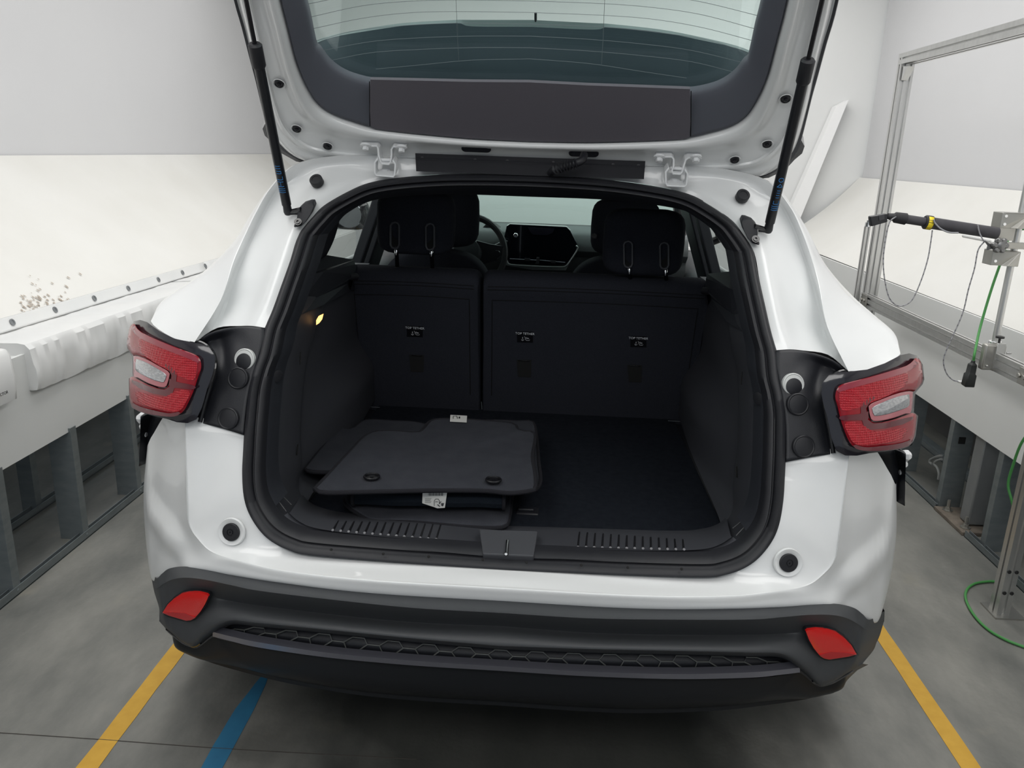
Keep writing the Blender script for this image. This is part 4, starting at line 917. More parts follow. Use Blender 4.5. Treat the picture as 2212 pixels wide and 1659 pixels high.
for (tx, ty, ax, ay, par) in ((896, 716, 900, 768, sl), (1134, 728, 1132, 779, sr), (1379, 738, 1371, 790, sr)):
    Q = [onseat(tx+dx, ty+dy, -.003) for dx, dy in ((-17, -12), (17, -11), (17, 12), (-17, 11))]
    b = MB(); b.plate(Q, (0, .002, 0)); lb = b.build('tether_label', LAB, par, smooth=False)
    c = onseat(tx, ty-7, -.0045); lettering('lettering', 'TOP TETHER', .0107, c, (1, 0, 0), (0, -.24, .97), WHITEINK, lb)
    # anchor and child-seat pictogram
    c = onseat(tx+1, ty+4, -.0045); b = MB()
    def g(x, z): return c+V((x, -.24*z, .97*z))
    for P in ([(-.009, .006), (-.009, -.006)], [(-.013, -.002), (-.012, -.0055), (-.009, -.007), (-.006, -.0055), (-.005, -.002)], [(-.011, .003), (-.007, .003)],
              [(-.004, .008), (-.002, .007), (.000, -.001), (.003, -.0055), (.012, -.0055), (.014, -.003)], [(.000, .004), (.005, .0005), (.011, .0005)], [(.003, .006), (.005, .003), (.009, .003), (.011, .001)]):
        b.tube([g(*q) for q in P], .0005, 5)
    b.build('pictogram', WHITEINK, lb)
    an = MB(); Q = [onseat(ax+dx, ay+dy, -.002) for dx, dy in ((-16, -2), (16, -1), (15, 36), (-13, 35))]; an.plate(Q, (0, .001, 0)); ao = an.build('anchor_recess', mat('hole_dark', (.01,)*3), par, smooth=False)
    b = MB(); b.tube([onseat(ax-12, ay, -.004), onseat(ax+12, ay+1, -.004)], .0011, 6); b.build('anchor_bar', CHROME, ao)
# belt guide on the seat top
b = MB(); Q = [PY(x, y, 1.085) for x, y in ((1235, 597), (1243, 599), (1300, 602), (1307, 599), (1306, 608), (1238, 606))]; b.plate(Q, (0, .06, 0)); b.build('belt_guide', TRIM, car, bevel=.003)

def rounded_block(c, sx, sy, sz, r=.3, seg_=6, taper=0, bulge=.0):
    # superellipsoid-like cushion as a grid
    b = MB(); n = 28; rows = []
    for i in range(13):
        ph = math.pi*(i/12-.5); row_ = []
        for k in range(n+1):
            th = 2*math.pi*k/n
            def sg(v, e): return math.copysign(abs(v)**e, v)
            cx = sg(math.cos(ph), r)*sg(math.cos(th), r); cy = sg(math.cos(ph), r)*sg(math.sin(th), r*1.6); cz = sg(math.sin(ph), r)
            row_.append(V(c)+V((cx*sx/2*(1-taper*(.5-cz/2)), cy*sy/2, cz*sz/2)))
        rows.append(row_)
    b.grid(rows); return b
def rear_headrest(cx, zb, zt, w, nm, slots):
    b = rounded_block((cx, 1.10, (zb+zt)/2), w, .115, zt-zb, .42, taper=-.0)
    h = b.build('rear_headrest', FABRIC, car, angle=180)
    for sx, sy in slots:
        P = [PY(sx+dx, sy+dy, 1.040) for dx, dy in ((-9, -22), (-6, -27), (0, -29), (6, -27), (9, -22), (9, 20), (6, 26), (0, 28), (-6, 26), (-9, 20))]
        b = MB(); b.tube(P, .0034, 8, closed=True); sl_ = b.build('slot_ring', mat('slot_ring_grey', (.07, .072, .08), .5), h)
        b = MB(); b.plate([p+V((0, .004, 0)) for p in P], (0, .002, 0)); b.build('slot_depth', mat('hole_dark', (.01,)*3), sl_, smooth=False)
        b = MB(); p0 = PY(sx+3, sy+22, 1.048); p1 = PY(sx+5, sy+66, 1.105); b.tube([p0, p0.lerp(p1, .3), p1], [.0055, .0065, .0065], 12); b.build('headrest_post', mat('blackened_steel', (.03, .03, .035), .2, metal=.8), sl_)
        b = MB(); b.lathe(PY(sx+3, sy+30, 1.043), (0, -.3, -1), [(.001, -.012), (.004, -.008), (.0062, .004), (.004, .012), (.001, .018)], 12); b.build('post_glint_cap', CHROME, sl_)
        b = MB(); b.lathe(p1+V((0, 0, -.012)), (0, 0, 1), [(.016, 0), (.016, .006), (.011, .010)], 18); b.build('guide_sleeve', TRIM, sl_)
    return h
def Xa(x, y, Y): return PY(x, y, Y).x
rear_headrest((Xa(809, 500, 1.05)+Xa(979, 500, 1.05))/2, PY(890, 552, 1.05).z, PY(890, 413, 1.05).z, Xa(979, 500, 1.05)-Xa(809, 500, 1.05), '', ((853, 509), (929, 512)))
rear_headrest((Xa(1303, 540, 1.05)+Xa(1482, 540, 1.05))/2, PY(1390, 598, 1.05).z, PY(1390, 453, 1.05).z, Xa(1482, 540, 1.05)-Xa(1303, 540, 1.05), '', ((1357, 550), (1435, 553)))
# front seats
for nm, (xl, xr), yt, yb, sx in (('l', (862, 1036), 405, 537, -1), ('r', (1277, 1425), 418, 541, 1)):
    xa, xb = PY(xl, 480, 2.1).x, PY(xr, 480, 2.1).x
    st = MB(); cx = (xa+xb)/2
    sb_ = MB(); rows = []
    for z, hw in ((.45, .25), (.7, .26), (.85, .25), (.93, .225), (.985, .19), (1.02, .14), (1.035, .08), (1.04, .0)):
        rows.append([V((cx+hw*sx_, 2.02+y_*.07+(1.0-z)*.12, z+.015)) for sx_, y_ in ((-1, 1), (-1.02, 0), (-.93, -.8), (-.5, -1), (0, -1), (.5, -1), (.93, -.8), (1.02, 0), (1, 1))])
    sb_.grid(smoothgrid(rows, 3, 3)); fs = sb_.build('front_seat', FABRIC, car, angle=60)
    sb_ = rounded_block((cx, 2.1, (PY(1000, yb, 2.05).z+PY(1000, yt, 2.05).z)/2), xb-xa, .12, PY(1000, yt, 2.05).z-PY(1000, yb, 2.05).z, .45); hr = sb_.build('headrest', FABRIC, fs, angle=180)
    for dx in (-.05, .05):
        b = MB(); b.tube([(cx+dx, 2.09, 1.02), (cx+dx, 2.09, 1.09)], .006, 8); b.build('headrest_post', CHROME, hr)
    bx = MB(); bx.box((cx, 2.35, .5), (.48, .5, .2)); bx.build('seat_cushion', FABRIC, fs, bevel=.05)
b = MB(); b.lathe(PY(1284, 510, 2.04), (-.5, -1, 0), [(.012, 0), (.012, .003), (.009, .004), (.008, .002)], 20); b.build('round_button', mat('ridge_grey', (.06,)*3), car)
# dashboard
DASH = mat('dashboard_soft_grey', (.085, .095, .098), .55); DASHD = mat('dashboard_black', (.008, .009, .011), .5)
D = []
for x in (-.72, -.5, -.25, 0, .25, .5, .72):
    r = []
    for (px_y, Y) in ((488, 2.95), (500, 2.66), (516, 2.60), (543, 2.58), (556, 2.62), (575, 2.62), (620, 2.65), (700, 2.7)):
        p = PY(1260, px_y, Y); r.append(V((x, Y+.06*(x/.7)**2*-1, p.z)))
    D.append(r)
b = MB(); b.grid(smoothgrid(D, 2, 3)); dash = b.build('dashboard', DASH, car)
b = MB(); b.box((0, 2.72, .78), (1.40, .16, .20)); b.build('lower_dashboard', DASHD, dash, bevel=.02)
b = MB(); z0 = PY(1150, 485, 3.0).z; b.box((0, 3.02, z0-.012), (1.40, .06, .03)); b.build('windscreen_cowl', DASHD, dash)
scr = [(1094, 488), (1101, 484), (1224, 490), (1232, 498), (1247, 527), (1245, 541), (1222, 573), (1101, 569), (1093, 558), (1086, 526)]
b = MB(); b.plate([PY(x, y, 2.55) for x, y in scr], (0, .06, 0)); sc_ = b.build('centre_screen', mat('screen_glass', (.006, .008, .014), .08, coat=1), dash, smooth=False, bevel=.004)
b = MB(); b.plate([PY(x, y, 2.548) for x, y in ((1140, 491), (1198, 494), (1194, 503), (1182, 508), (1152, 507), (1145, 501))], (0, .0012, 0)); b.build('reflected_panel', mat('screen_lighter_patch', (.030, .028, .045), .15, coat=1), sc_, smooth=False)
sil = seg([PY(x, y, 2.535) for x, y in ((1244, 531), (1248, 535), (1245, 543), (1234, 560), (1222, 575), (1205, 577), (1150, 575), (1105, 572), (1096, 566), (1093, 556))], 4)
b = MB(); b.tube(sil, .0042, 8); b.build('silver_trim', mat('satin_silver', (.55, .58, .58), .3, metal=.7), sc_)
b = MB(); b.plate([PY(x, y, 2.56) for x, y in ((1092, 558), (1097, 571), (1150, 575), (1222, 579), (1230, 570), (1222, 584), (1150, 583), (1098, 574), (1088, 572))], (0, .03, 0)); b.build('silver_shelf', mat('pale_grey_trim', (.30, .33, .33), .5), sc_, smooth=False)
b = MB(); b.tube([PY(x, y, 2.545) for x, y in ((1101, 559), (1160, 562))], .0016, 6); b.tube([PY(x, y, 2.545) for x, y in ((1166, 562), (1221, 567))], .0016, 6); b.build('vent_blade', SATIN, sc_)
b = MB(); b.plate([PY(x, y, 2.54) for x, y in ((1159, 556), (1165, 556), (1164, 571), (1157, 570))], (0, .01, 0)); b.build('vent_divider', mat('ridge_grey', (.06,)*3), sc_, bevel=.002)
for x, y in ((1139, 561), (1195, 566)):
    b = MB(); b.plate([PY(x+dx, y+dy, 2.538) for dx, dy in ((-6, -3), (6, -2), (5, 3), (-5, 2))], (0, .008, 0)); b.build('vent_tab', mat('ridge_grey', (.06,)*3), sc_, bevel=.001)
b = MB(); b.lathe(PY(1114, 508, 2.546), (0, -1, 0), [(.011, 0), (.011, .006), (.009, .008), (.006, .008), (.006, .005)], 20); b.build('volume_knob', CHROME, sc_)
b = MB(); b.plate([PY(x, y, 2.66) for x, y in ((1035, 500), (1050, 483), (1068, 484), (1084, 495), (1092, 520), (1090, 560), (1040, 560))], (0, .08, 0)); ic = b.build('instrument_binnacle', DASHD, dash, smooth=False, bevel=.006)
b = MB(); b.tube(seg([PY(x, y, 2.65) for x, y in ((1072, 489), (1082, 496), (1087, 508), (1090, 522))], 4), .0028, 6); b.build('binnacle_edge', mat('pale_grey_trim', (.3,)*3), ic)
b = MB(); b.tube([PY(x, y, 2.65) for x, y in ((1052, 530), (1062, 523))], .0015, 6); b.build('red_needle', mat('red_needle', (.5, .05, .04), .5), ic)
# steering wheel
wc_ = PY(1008, 547, 2.42); ax = V((0, -.92, .39)); u = V((1, 0, 0)); w_ = ax.cross(u)
b = MB(); b.tube([wc_+(u*math.cos(a)+w_*math.sin(a))*.183 for a in [k*math.pi/24 for k in range(48)]], .0155, 10, closed=True); sw_ = b.build('steering_wheel', mat('leather_black', (.014, .015, .018), .5), car)
b = MB(); b.lathe(wc_+V((0, .02, 0)), ax, [(.07, 0), (.075, .02), (.06, .045), (.0, .05)], 28); b.plate([PY(x, y, 2.42) for x, y in ((1030, 520), (1060, 528), (1088, 532), (1088, 545), (1075, 562), (1030, 575))], (0, .02, 0)); b.build('spoke', mat('spoke_grey', (.045, .05, .055), .4), sw_, smooth=False)
b = MB(); b.tube(seg([PY(x, y, 2.415) for x, y in ((1070, 542), (1078, 543), (1081, 552), (1074, 559))], 4), .0022, 6); b.build('spoke_trim', CHROME, sw_)
b = MB(); b.tube([PY(1063, 534, 2.50), PY(1080, 526, 2.50)], .007, 8); b.tube([PY(1085, 520, 2.5), PY(1096, 523, 2.5)], .007, 8); b.build('stalk', mat('ridge_grey', (.06,)*3), sw_)
# header and rear pillar trim round the opening, seen from inside the frame
inn = [(641, 684, .46), (650, 640, .52), (655, 598, .56), (690, 570, .68), (700, 556, .76), (713, 527, .80), (727, 480, .80), (737, 465, .80), (760, 452, .80), (790, 438, .80), (830, 428, .80), (900, 422, .80), (1000, 420, .80), (1143, 425, .80)]
ring = [(600, 690), (612, 650), (626, 612), (648, 560), (664, 522), (680, 500), (694, 480), (706, 468), (728, 452), (758, 434), (800, 420), (862, 405), (960, 396), (1142, 395)]
R1 = [O(x, y, .02) for x, y in ring]; R2 = [LP(*q) for q in inn]; R3 = [p+V((-.0, .05, .012)) for p in R2]; R1[-1].x = R2[-1].x = R3[-1].x = 0
Rm = [p.lerp(q, .5)+V((0, 0, 0)) for p, q in zip(R1, R2)]
b = MB(); b.grid(smoothgrid([R1, Rm, R2, R3], 2, 4)); pt = whole(b, 'rear_pillar_trim', TRIM, angle=60)
b = MB(); b.grid([[V((x, y, z)) for x in (-.56, -.3, 0, .3, .56)] for y, z in ((.66, 1.44), (.85, 1.425), (1.3, 1.45), (2.4, 1.41))]); b.build('headliner', mat('headliner_cloth', (.10, .10, .105), .9), car, solid=.01)
# door trims, pillars and side glass
for s in (-1, 1):
    D = []
    for Y in (.95, 1.4, 2.0, 2.6, 3.1):
        D.append([V((s*q[0], Y, q[1])) for q in ((.66, .45), (.69, .70), (.71, .86), (.73, .935), (.78, .96), (.83, .97))])
    b = MB(); b.grid(smoothgrid(D, 2, 4)); b.build('door_trim', mat('door_trim_grey', (.05, .055, .06), .6), car)
def pillar(X0, a, c, m_, w=None):       # dark pillar whose lower end spans pixels a..c
    pa, pb = PX(a[0], a[1], X0), PX(c[0], c[1], X0); b = MB(); lean = V((-X0*.16, -.05, 0))
    b.plate([V((X0, pa.y, .93)), V((X0, pb.y, .93)), V((X0-X0*.20, pb.y, 1.42)), V((X0-X0*.20, pa.y, 1.42))], (X0*-.04, 0, 0)); return b.build('door_pillar', m_, car, bevel=.006)
for s in (-1, 1):
    for ya, yb in ((.80, 1.02), (1.80, 1.86), (1.99, 2.25)):
        b = MB(); b.plate([V((s*.77, ya, .94)), V((s*.77, yb, .94)), V((s*.60, yb, 1.42)), V((s*.60, ya, 1.42))], (-s*.04, 0, 0)); b.build('door_pillar', TRIM, car, bevel=.006)
    b = MB(); b.tube(seg([V((s*.60, 2.30, 1.42)), V((s*.68, 2.7, 1.25)), V((s*.78, 3.15, 1.02))], 5), .03, 8); b.tube(seg([V((s*.585, .8, 1.40)), V((s*.60, 1.4, 1.435)), V((s*.60, 2.3, 1.42))], 5), .03, 8); b.build('roof_pillar', TRIM, car)
    b = MB(); b.grid([[V((s*(.83-.19*t), y, .97+.45*t)) for t in (0, .5, 1)] for y in (.95, 1.6, 2.3)]); b.build('side_glass', SG, car)
b = MB(); b.grid(smoothgrid([[V((x, y-.10*(abs(x)/.6)**2*-1*-1, z)) for x in (-.66, -.4, 0, .4, .66)] for y, z in ((2.38, 1.43), (2.8, 1.23), (3.25, 1.03))], 3, 3)); b.build('windscreen', WSG, car)
# door mirrors
for s in (-1, 1):
    c = PX(752, 462, -1.0); c = V((s*.985, c.y, c.z)); b = rounded_block(c, .20, .10, .16, .6); mo = b.build('door_mirror', GLOSS, car, angle=180)
    b = MB(); b.lathe(c+V((0, -.048, 0)), (0, -1, 0), [(.07, 0), (.066, .003), (0, .003)], 24); b.build('mirror_glass', mat('dim_mirror', (.16, .17, .18), .1, metal=1), mo)
    b = MB(); b.tube([c+V((-s*.06, 0, -.05)), c+V((-s*.16, .03, -.10))], .02, 10); b.build('mirror_arm', GLOSS, mo)
# ================================================================== TAILGATE (raised)
E0 = [(1141, 366), (1000, 361), (860, 358), (760, 357), (705, 354), (657, 347), (625, 330), (600, 305), (585, 280), (572, 240), (556, 175), (545, 120), (531, 60), (516, 0), (499, -90), (476, -220), (457, -330), (443, -430)]
E4 = [(1145, 304), (1018, 298), (891, 286), (806, 275), (762, 263), (725, 250), (701, 237), (684, 222), (672, 205), (657, 177), (645, 148), (636, 120), (622, 63), (606, 0), (588, -90), (566, -220), (548, -330), (534, -430)]
E5 = [(1146, 178), (1018, 177), (891, 174), (812, 168), (765, 157), (735, 143), (712, 124), (700, 108), (692, 97), (685, 90), (680, 70), (676, 50), (670, 20), (663, -8), (645, -90), (618, -220), (598, -330), (582, -430)]
def L2(a, c, t): return (a[0]+(c[0]-a[0])*t, a[1]+(c[1]-a[1])*t)
def top_end(P): return P
prof = [(0, .018), (.03, .004), (.08, .0), (.16, .001), (.20, -.005), (.25, -.006), (.30, .002), (.55, .004), (.66, -.002), (.72, -.012), (.80, -.012), (.92, -.004), (1.0, .010)]
def gpt(xy, off): p = G(xy[0], xy[1], off); return p
rows = [[gpt(L2(a, c, t), o_) for t, o_ in prof] for a, c in zip(E0, E4)]
# close the ring at the gate's lower edge (above the frame): continue to the centre line at the far end
vend = 1.02
def uv(p): return p.x, (p-GP0).dot(V((0, -.7424, .67)))
def fromuv(x, v, off): return GP0 + V((x, 0, 0)) + V((0, -.7424, .67))*v - GN*off
end = []
last = rows[-1]
for frac, ve in ((.97, .0), (.8, .02), (.5, .03), (0, .035)):
    end.append([fromuv(uv(p)[0]*frac, (uv(p)[1] + (vend - uv(last[0])[1]) * (1-(k/12)*.35) + ve), prof[k][1]) for k, p in enumerate(last)])
rows = rows + end
for r in (rows[0], rows[-1]):
    for p in r: p.x = 0
b = MB(); b.grid(smoothgrid(rows, 3, 2)); gate = whole(b, 'tailgate', WHITE, angle=50)
# dark inner trim panel
prof5 = [(0, .012), (.03, .002), (.10, .002), (.45, .010), (.80, .022), (.93, .034), (1, .050)]
rows = [[G(*L2(a, c, t), o_) for t, o_ in prof5] for a, c in zip(E4, E5)]
for i in range(9, len(rows)): pass
end = []
for frac, ve in ((.97, 0), (.8, .0), (.5, .0), (0, .0)):
    last = rows[17]
    end.append([fromuv(uv(p)[0]*frac, uv(p)[1] + (vend-.09-uv(last[0])[1])*(1-.25*(k/6)), prof5[k][1]) for k, p in enumerate(last)])
rows += end
for r in (rows[0], rows[-1]):
    for p in r: p.x = 0
b = MB(); b.grid(smoothgrid(rows, 3, 3))
bb = b.join(b.mirrored()); gtr = bb.build('inner_trim', HEADL, gate, angle=60)
for x0, y0, x1, y1 in ((798, 176, 799, 272),):
    P = [G(*L2((x0, y0), (x1, y1), t), .001+.0*t) for t in (0, .3, .6, 1)]
    for s in (-1, 1):
        Q = P if s < 0 else [mir(p) for p in P]; b = MB(); b.tube([q - (-GN)*.0 for q in Q], .0010, 5); b.build('trim_seam', mat('seam_dark', (.004,)*3), gtr)
# central raised lip of the trim panel
lp_ = [(1146, 178), (1018, 177), (891, 174), (800, 172), (799, 240), (801, 273), (806, 276), (812, 279), (891, 288), (1018, 299.5), (1145, 306)]
P = [G(x, y, -.003) for x, y in lp_]; P[0].x = P[-1].x = 0
b = MB(); b.plate(P, -GN*.008); bb = b.join(b.mirrored()); bb.build('trim_panel', mat('gate_trim_panel', (.120, .112, .130), .65, bump=(900, .1), spec=.35), gtr, smooth=False, bevel=.0015)
# glass and heater lines
gl = [G(x, y, .052) for x, y in [(x-8, y+(5 if k < 11 else 0)) if k > 3 else (x, y+8) for k, (x, y) in enumerate(E5)]]
lx, lv_ = uv(gl[-1]); gl += [fromuv(lx*.95, lv_+.1, .047), fromuv(lx*.85, lv_+.2, .047), fromuv(0, lv_+.24, .047)]
gl[0].x = 0
pl = gl + [mir(p) for p in gl[-2:0:-1]]
b = MB(); b.plate(pl, -GN*.004); gls = b.build('tailgate_glass', GG, gate, smooth=False)
HL = mat('heater_line', (.16, .19, .20), .5)
lines = [((812, 149), (900, 141), (1018, 130), (1146, 127)), ((707, 132), (800, 114), (900, 107), (1018, 103), (1146, 103)), ((692, 110), (800, 90), (900, 82), (1018, 78), (1146, 78)), ((684, 88), (760, 68), (850, 57), (985, 50), (1146, 52)), ((676, 62), (780, 40), (880, 28), (985, 25), (1146, 27)), ((670, 37), (780, 13), (880, 3), (985, 0), (1146, 2)), ((664, 9), (780, -14), (880, -24), (985, -26), (1146, -24))]
hb = MB()
for P in lines:
    Q = cr([G(x, y, .0455) for x, y in P], 6); Q[-1].x = 0; Q += [mir(p) for p in Q[-2::-1]]; hb.tube(Q, .00055, 4)
for k in range(1, 8):
    Q = [fromuv(x, uv(G(1146, -24, .0455))[1]+k*.028 - .0*abs(x), .0455) for x in ( -.42, -.2, 0, .2, .42)]; hb.tube(cr(Q, 4), .00055, 4)
for s in (-1, 1):
    Q = [G(x, y, .045) for x, y in ((991, 130), (988, 78), (986, 25), (984, -25), (982, -90), (980, -200))]
    if s > 0: Q = [mir(p) for p in Q]
    hb.tube(Q, .00055, 4)
hb.build('heater_lines', HL, gls)
# roof spoiler: dark body seen through the glass, with its pale rim and the washer nozzle
SPM = mat('spoiler_black', (.050, .068, .082), .5)
sp0 = [(685, 125), (700, 135), (760, 175), (850, 205), (1000, 215), (1146, 218)]
sp1 = [(680, 94), (722, 77), (800, 62), (900, 51), (1000, 46), (1150, 56)]
sp1 = [(676, 96), (720, 80), (800, 66), (880, 55), (985, 50), (1020, 57), (1148, 58)]
sp0 = [(640, 96), (650, 150), (740, 200), (860, 225), (985, 232), (1020, 232), (1148, 232)]
ra = [G(x, y, .075) for x, y in sp0]; rb = [G(x, y, .17) for x, y in sp1]
rc = [G(x, y-1, .175) for x, y in [(674, 92), (720, 76), (800, 61), (880, 50), (985, 44), (1020, 44), (1148, 44)]]
rd = [p+V((0, .03, .0)) for p in rc]
re_ = [p+V((0, .10, -.04)) for p in ra]
for r in (ra, rb, rc, rd, re_): r[-1].x = 0
b = MB(); b.grid([cr(ra, 4), cr(rb, 4)]); b.grid([cr(rd, 4), cr(re_, 4)]); bb = b.join(b.mirrored()); sp = bb.build('roof_spoiler', SPM, gate)
b = MB(); b.grid([cr(rb, 4), cr(rc, 4), cr(rd, 4)]); bb = b.join(b.mirrored()); bb.build('spoiler_rim', mat('spoiler_rim_grey', (.30, .34, .34), .4), sp)
b = MB(); b.tube([G(1157, 46, .176), G(1157, 28, .18)], .0030, 10); b.build('washer_nozzle', RUBBER, sp)
# outer skin: white shell behind the ring, dark side edge
o0 = [(1141, 371), (1000, 366), (860, 362), (760, 360), (730, 359), (690, 358), (650, 347), (615, 328), (592, 306), (578, 280), (566, 235), (552, 175), (540, 130), (522, 60), (505, 0), (486, -90), (462, -220), (443, -330), (430, -430)]
ra = [G(x, y, .020) for x, y in o0]; rb = [G(x, y, .030) for x, y in o0]; rcx = [p*1 for p in rb]
def grow(P, d, off):
    out = []
    for p in P:
        x, v = uv(p); out.append(fromuv(x*(1-d), v+ (.02 if v < .1 else 0), off))
    return out
rc = grow(ra, .03, .055); rd = grow(ra, .14, .085)
for r in (ra, rb, rc, rd): r[0].x = 0
b = MB(); b.grid([cr([p.lerp(q, .25) for p, q in zip(ra, [G(x, y, .020) for x, y in [(a[0]+22, a[1]-16) for a in o0]])], 3), cr(ra, 3), cr(rb, 3)])
bb = b.join(b.mirrored()); bb.build('side_edge_seal', mat('edge_black', (.014, .016, .022), .4), gate)
b = MB(); b.grid([cr(rb, 3), cr(rc, 3), cr(rd, 3)]); bb = b.join(b.mirrored()); bb.build('outer_skin', WHITE, gate)
# black side fins of the spoiler at the hinge corners
b = MB(); b.plate([G(x, y, .03) for x, y in ((575, 263), (567, 278), (572, 293), (588, 308), (606, 330), (640, 349), (690, 358), (726, 357), (690, 354), (645, 338), (612, 312), (590, 290))], -GN*.03)
bb = b; bb.build('spoiler_fin', GLOSS, gate, smooth=False); b.mirrored().build('spoiler_fin', GLOSS, gate, smooth=False)
# bolt plugs in the inner panel
for x, y in ((602.8, 181), (640.8, 278.5), (707.5, 316)):
    p = G(x, y, -.001)
    for s in (-1, 1):
        q = V((s*abs(p.x), p.y, p.z)); b = MB(); b.lathe(q, GN, [(.0105, -.003), (.0105, .002), (.0085, .003), (.008, .0015), (.0045, .0015), (.0045, .005), (.002, .006), (0, .004)], 24); b.build('panel_plug', RUBBER, gate)
        b = MB(); b.tube([q+(V((1, 0, 0))*math.cos(a)+V((0, -.7424, .67))*math.sin(a))*.0135+GN*.0005 for a in [k*math.pi/12 for k in range(24)]], .001, 5, closed=True); b.build('plug_rim', WHITE, gate)
# oval grommets
for x, y, cable in ((1029, 319, 0), (1261, 329, 1)):
    p = G(x, y, .001); b = MB(); U3 = V((1, 0, 0)); V3 = V((0, -.7424, .67))
    def oval(w, h): return [p+U3*(math.copysign(w-h, math.cos(a))+h*math.cos(a))+V3*h*math.sin(a) for a in [math.pi/2*0+k*math.pi/12+.001 for k in range(24)]]
    b.plate([q for q in oval(.036, .011)], GN*.005); ov = b.build('oval_grommet', RUBBER, gate, smooth=False, bevel=.002)
    b = MB(); b.plate([q+GN*.005 for q in oval(.030, .007)], GN*.002); b.build('grommet_centre', PLAST, ov, smooth=False)
# rubber strip along the hinge line
b = MB(); Q = [PY(x, y, Y) for x, y, Y in ((897, 331, .615), (1145, 340, .615), (1394, 348, .615), (1391, 387, .585), (1145, 379, .585), (899, 370, .585))]
b.plate(Q, (0, .006, 0)); rs = b.build('water_strip', RUBBER, car, smooth=False)
b = MB(); b.tube([PY(898, 343, .606), PY(1145, 352, .606), PY(1393, 361, .606)], .0035, 6); b.build('strip_bead', RUBBER, rs)
for t in (.03, .26, .40, .60, .73, .86, .97):
    b = MB(); b.lathe(PY(897+t*497, 342+t*17, .608), (0, -1, .2), [(.0045, 0), (.0045, .002), (0, .003)], 12); b.build('strip_stud', RUBBER, rs)
# corrugated cable boot
cb = seg([PY(x, y, Y) for x, y, Y in ((1262, 334, .56), (1258, 345, .545), (1245, 352, .54), (1225, 358, .545), (1205, 364, .555), (1192, 370, .575), (1186, 378, .60))], 10)
rr_ = []; 
for i in range(len(cb)):
    t = i/(len(cb)-1); rr_.append(.0095 + (.0035*(1 if i % 3 == 0 else -.3) if .33 < t < .72 else 0) - (.002 if t > .8 else 0))
b = MB(); b.tube(cb, rr_, 14); b.build('cable_boot', RUBBER, gate)
# hinges
def ribbon(b, P, w, t):                        # flat steel strip: width vector along Y/Z depth
    P = cr([V(p) for p in P], 1); n = len(P); vs = []; fs = []
    wv = V((0, -.7, -.3)).normalized()*w/2
    nr = []
    for i in range(n):
        tg = (P[min(i+1, n-1)]-P[max(i-1, 0)]).normalized(); q = tg.cross(wv).normalized()*t/2; nr.append(q)
    for p, q in zip(P, nr): vs += [p+wv+q, p+wv-q, p-wv-q, p-wv+q]
    for i in range(n-1):
        for k in range(4): fs.append((i*4+k, i*4+(k+1) % 4, i*4+4+(k+1) % 4, i*4+4+k))
    fs += [(0, 1, 2, 3), tuple(n*4-4+k for k in (3, 2, 1, 0))]; b.add(vs, fs)
for s, (ox, oy) in ((-1, (0, 0)), (1, (0, 0))):
    if s < 0: up_ = [(780, 311), (816, 311), (819, 316), (820, 330), (824, 343), (827, 349), (842, 350), (846, 345), (848, 330), (848, 318), (852, 312), (878, 315)]; lo_ = [(818, 338), (812, 346), (812, 368), (815, 374), (852, 377), (855, 372), (856, 349), (850, 341)]; bo = ((790, 319), (867.5, 323)); wsh = (832, 371)
    else: up_ = [(1417, 334), (1450, 334), (1454, 339), (1454, 353), (1450, 364), (1453, 370), (1468, 371), (1473, 366), (1476, 352), (1480, 340), (1486, 336), (1515, 337)]; lo_ = [(1444, 357), (1437, 366), (1437, 390), (1440, 396), (1478, 398), (1482, 392), (1484, 370), (1478, 361)]; bo = ((1424, 343), (1503.5, 343.5)); wsh = (1457, 391)
    hg = MB(); ribbon(hg, [PY(x, y, .59) for x, y in up_], .030, .0045); ho_ = hg.build('hinge', ZINC, car, bevel=.0012)
    hg = MB(); ribbon(hg, [PY(x, y, .585) for x, y in lo_], .030, .0045); hg.build('hinge_loop', ZINC, ho_, bevel=.0012)
    a_, c_ = ((822, 345), (850, 346)) if s < 0 else ((1448, 363), (1476, 365))
    hg = MB(); hg.tube([PY(*a_, .585), PY(*c_, .585)], .004, 10); hg.build('hinge_pin', ZINC, ho_)
    for x, y in bo:
        hg = MB(); p = PY(x, y-2, .575); hg.lathe(p, (0, -.45, -.9), [(.013, -.004), (.013, .0), (.0115, .002), (.008, .002), (.008, .010), (.005, .0115)], 6+18*0); hg.lathe(p, (0, -.45, -.9), [(.0135, -.004), (.0135, .0005), (.011, .0015)], 24); hg.build('hinge_bolt', ZINC, ho_)
    hg = MB(); hg.lathe(PY(*wsh, .60), (0, -.5, .85), [(.012, 0), (.012, .003), (.007, .003), (.007, .005), (0, .006)], 20); hg.build('hinge_washer', ZINC, ho_)
# jamb plug and strut brackets
for s in (-1,):
    b = MB(); p = PY(682.5, 388.5, .578); b.lathe(p, (-.1, -.75, .6), [(.016, -.012), (.016, .002), (.0145, .0035), (.0095, .0035), (.009, .0022), (.0, .0022)], 28)
    b.build('jamb_plug', RUBBER, car); b.mirrored().build('jamb_plug', RUBBER, car)
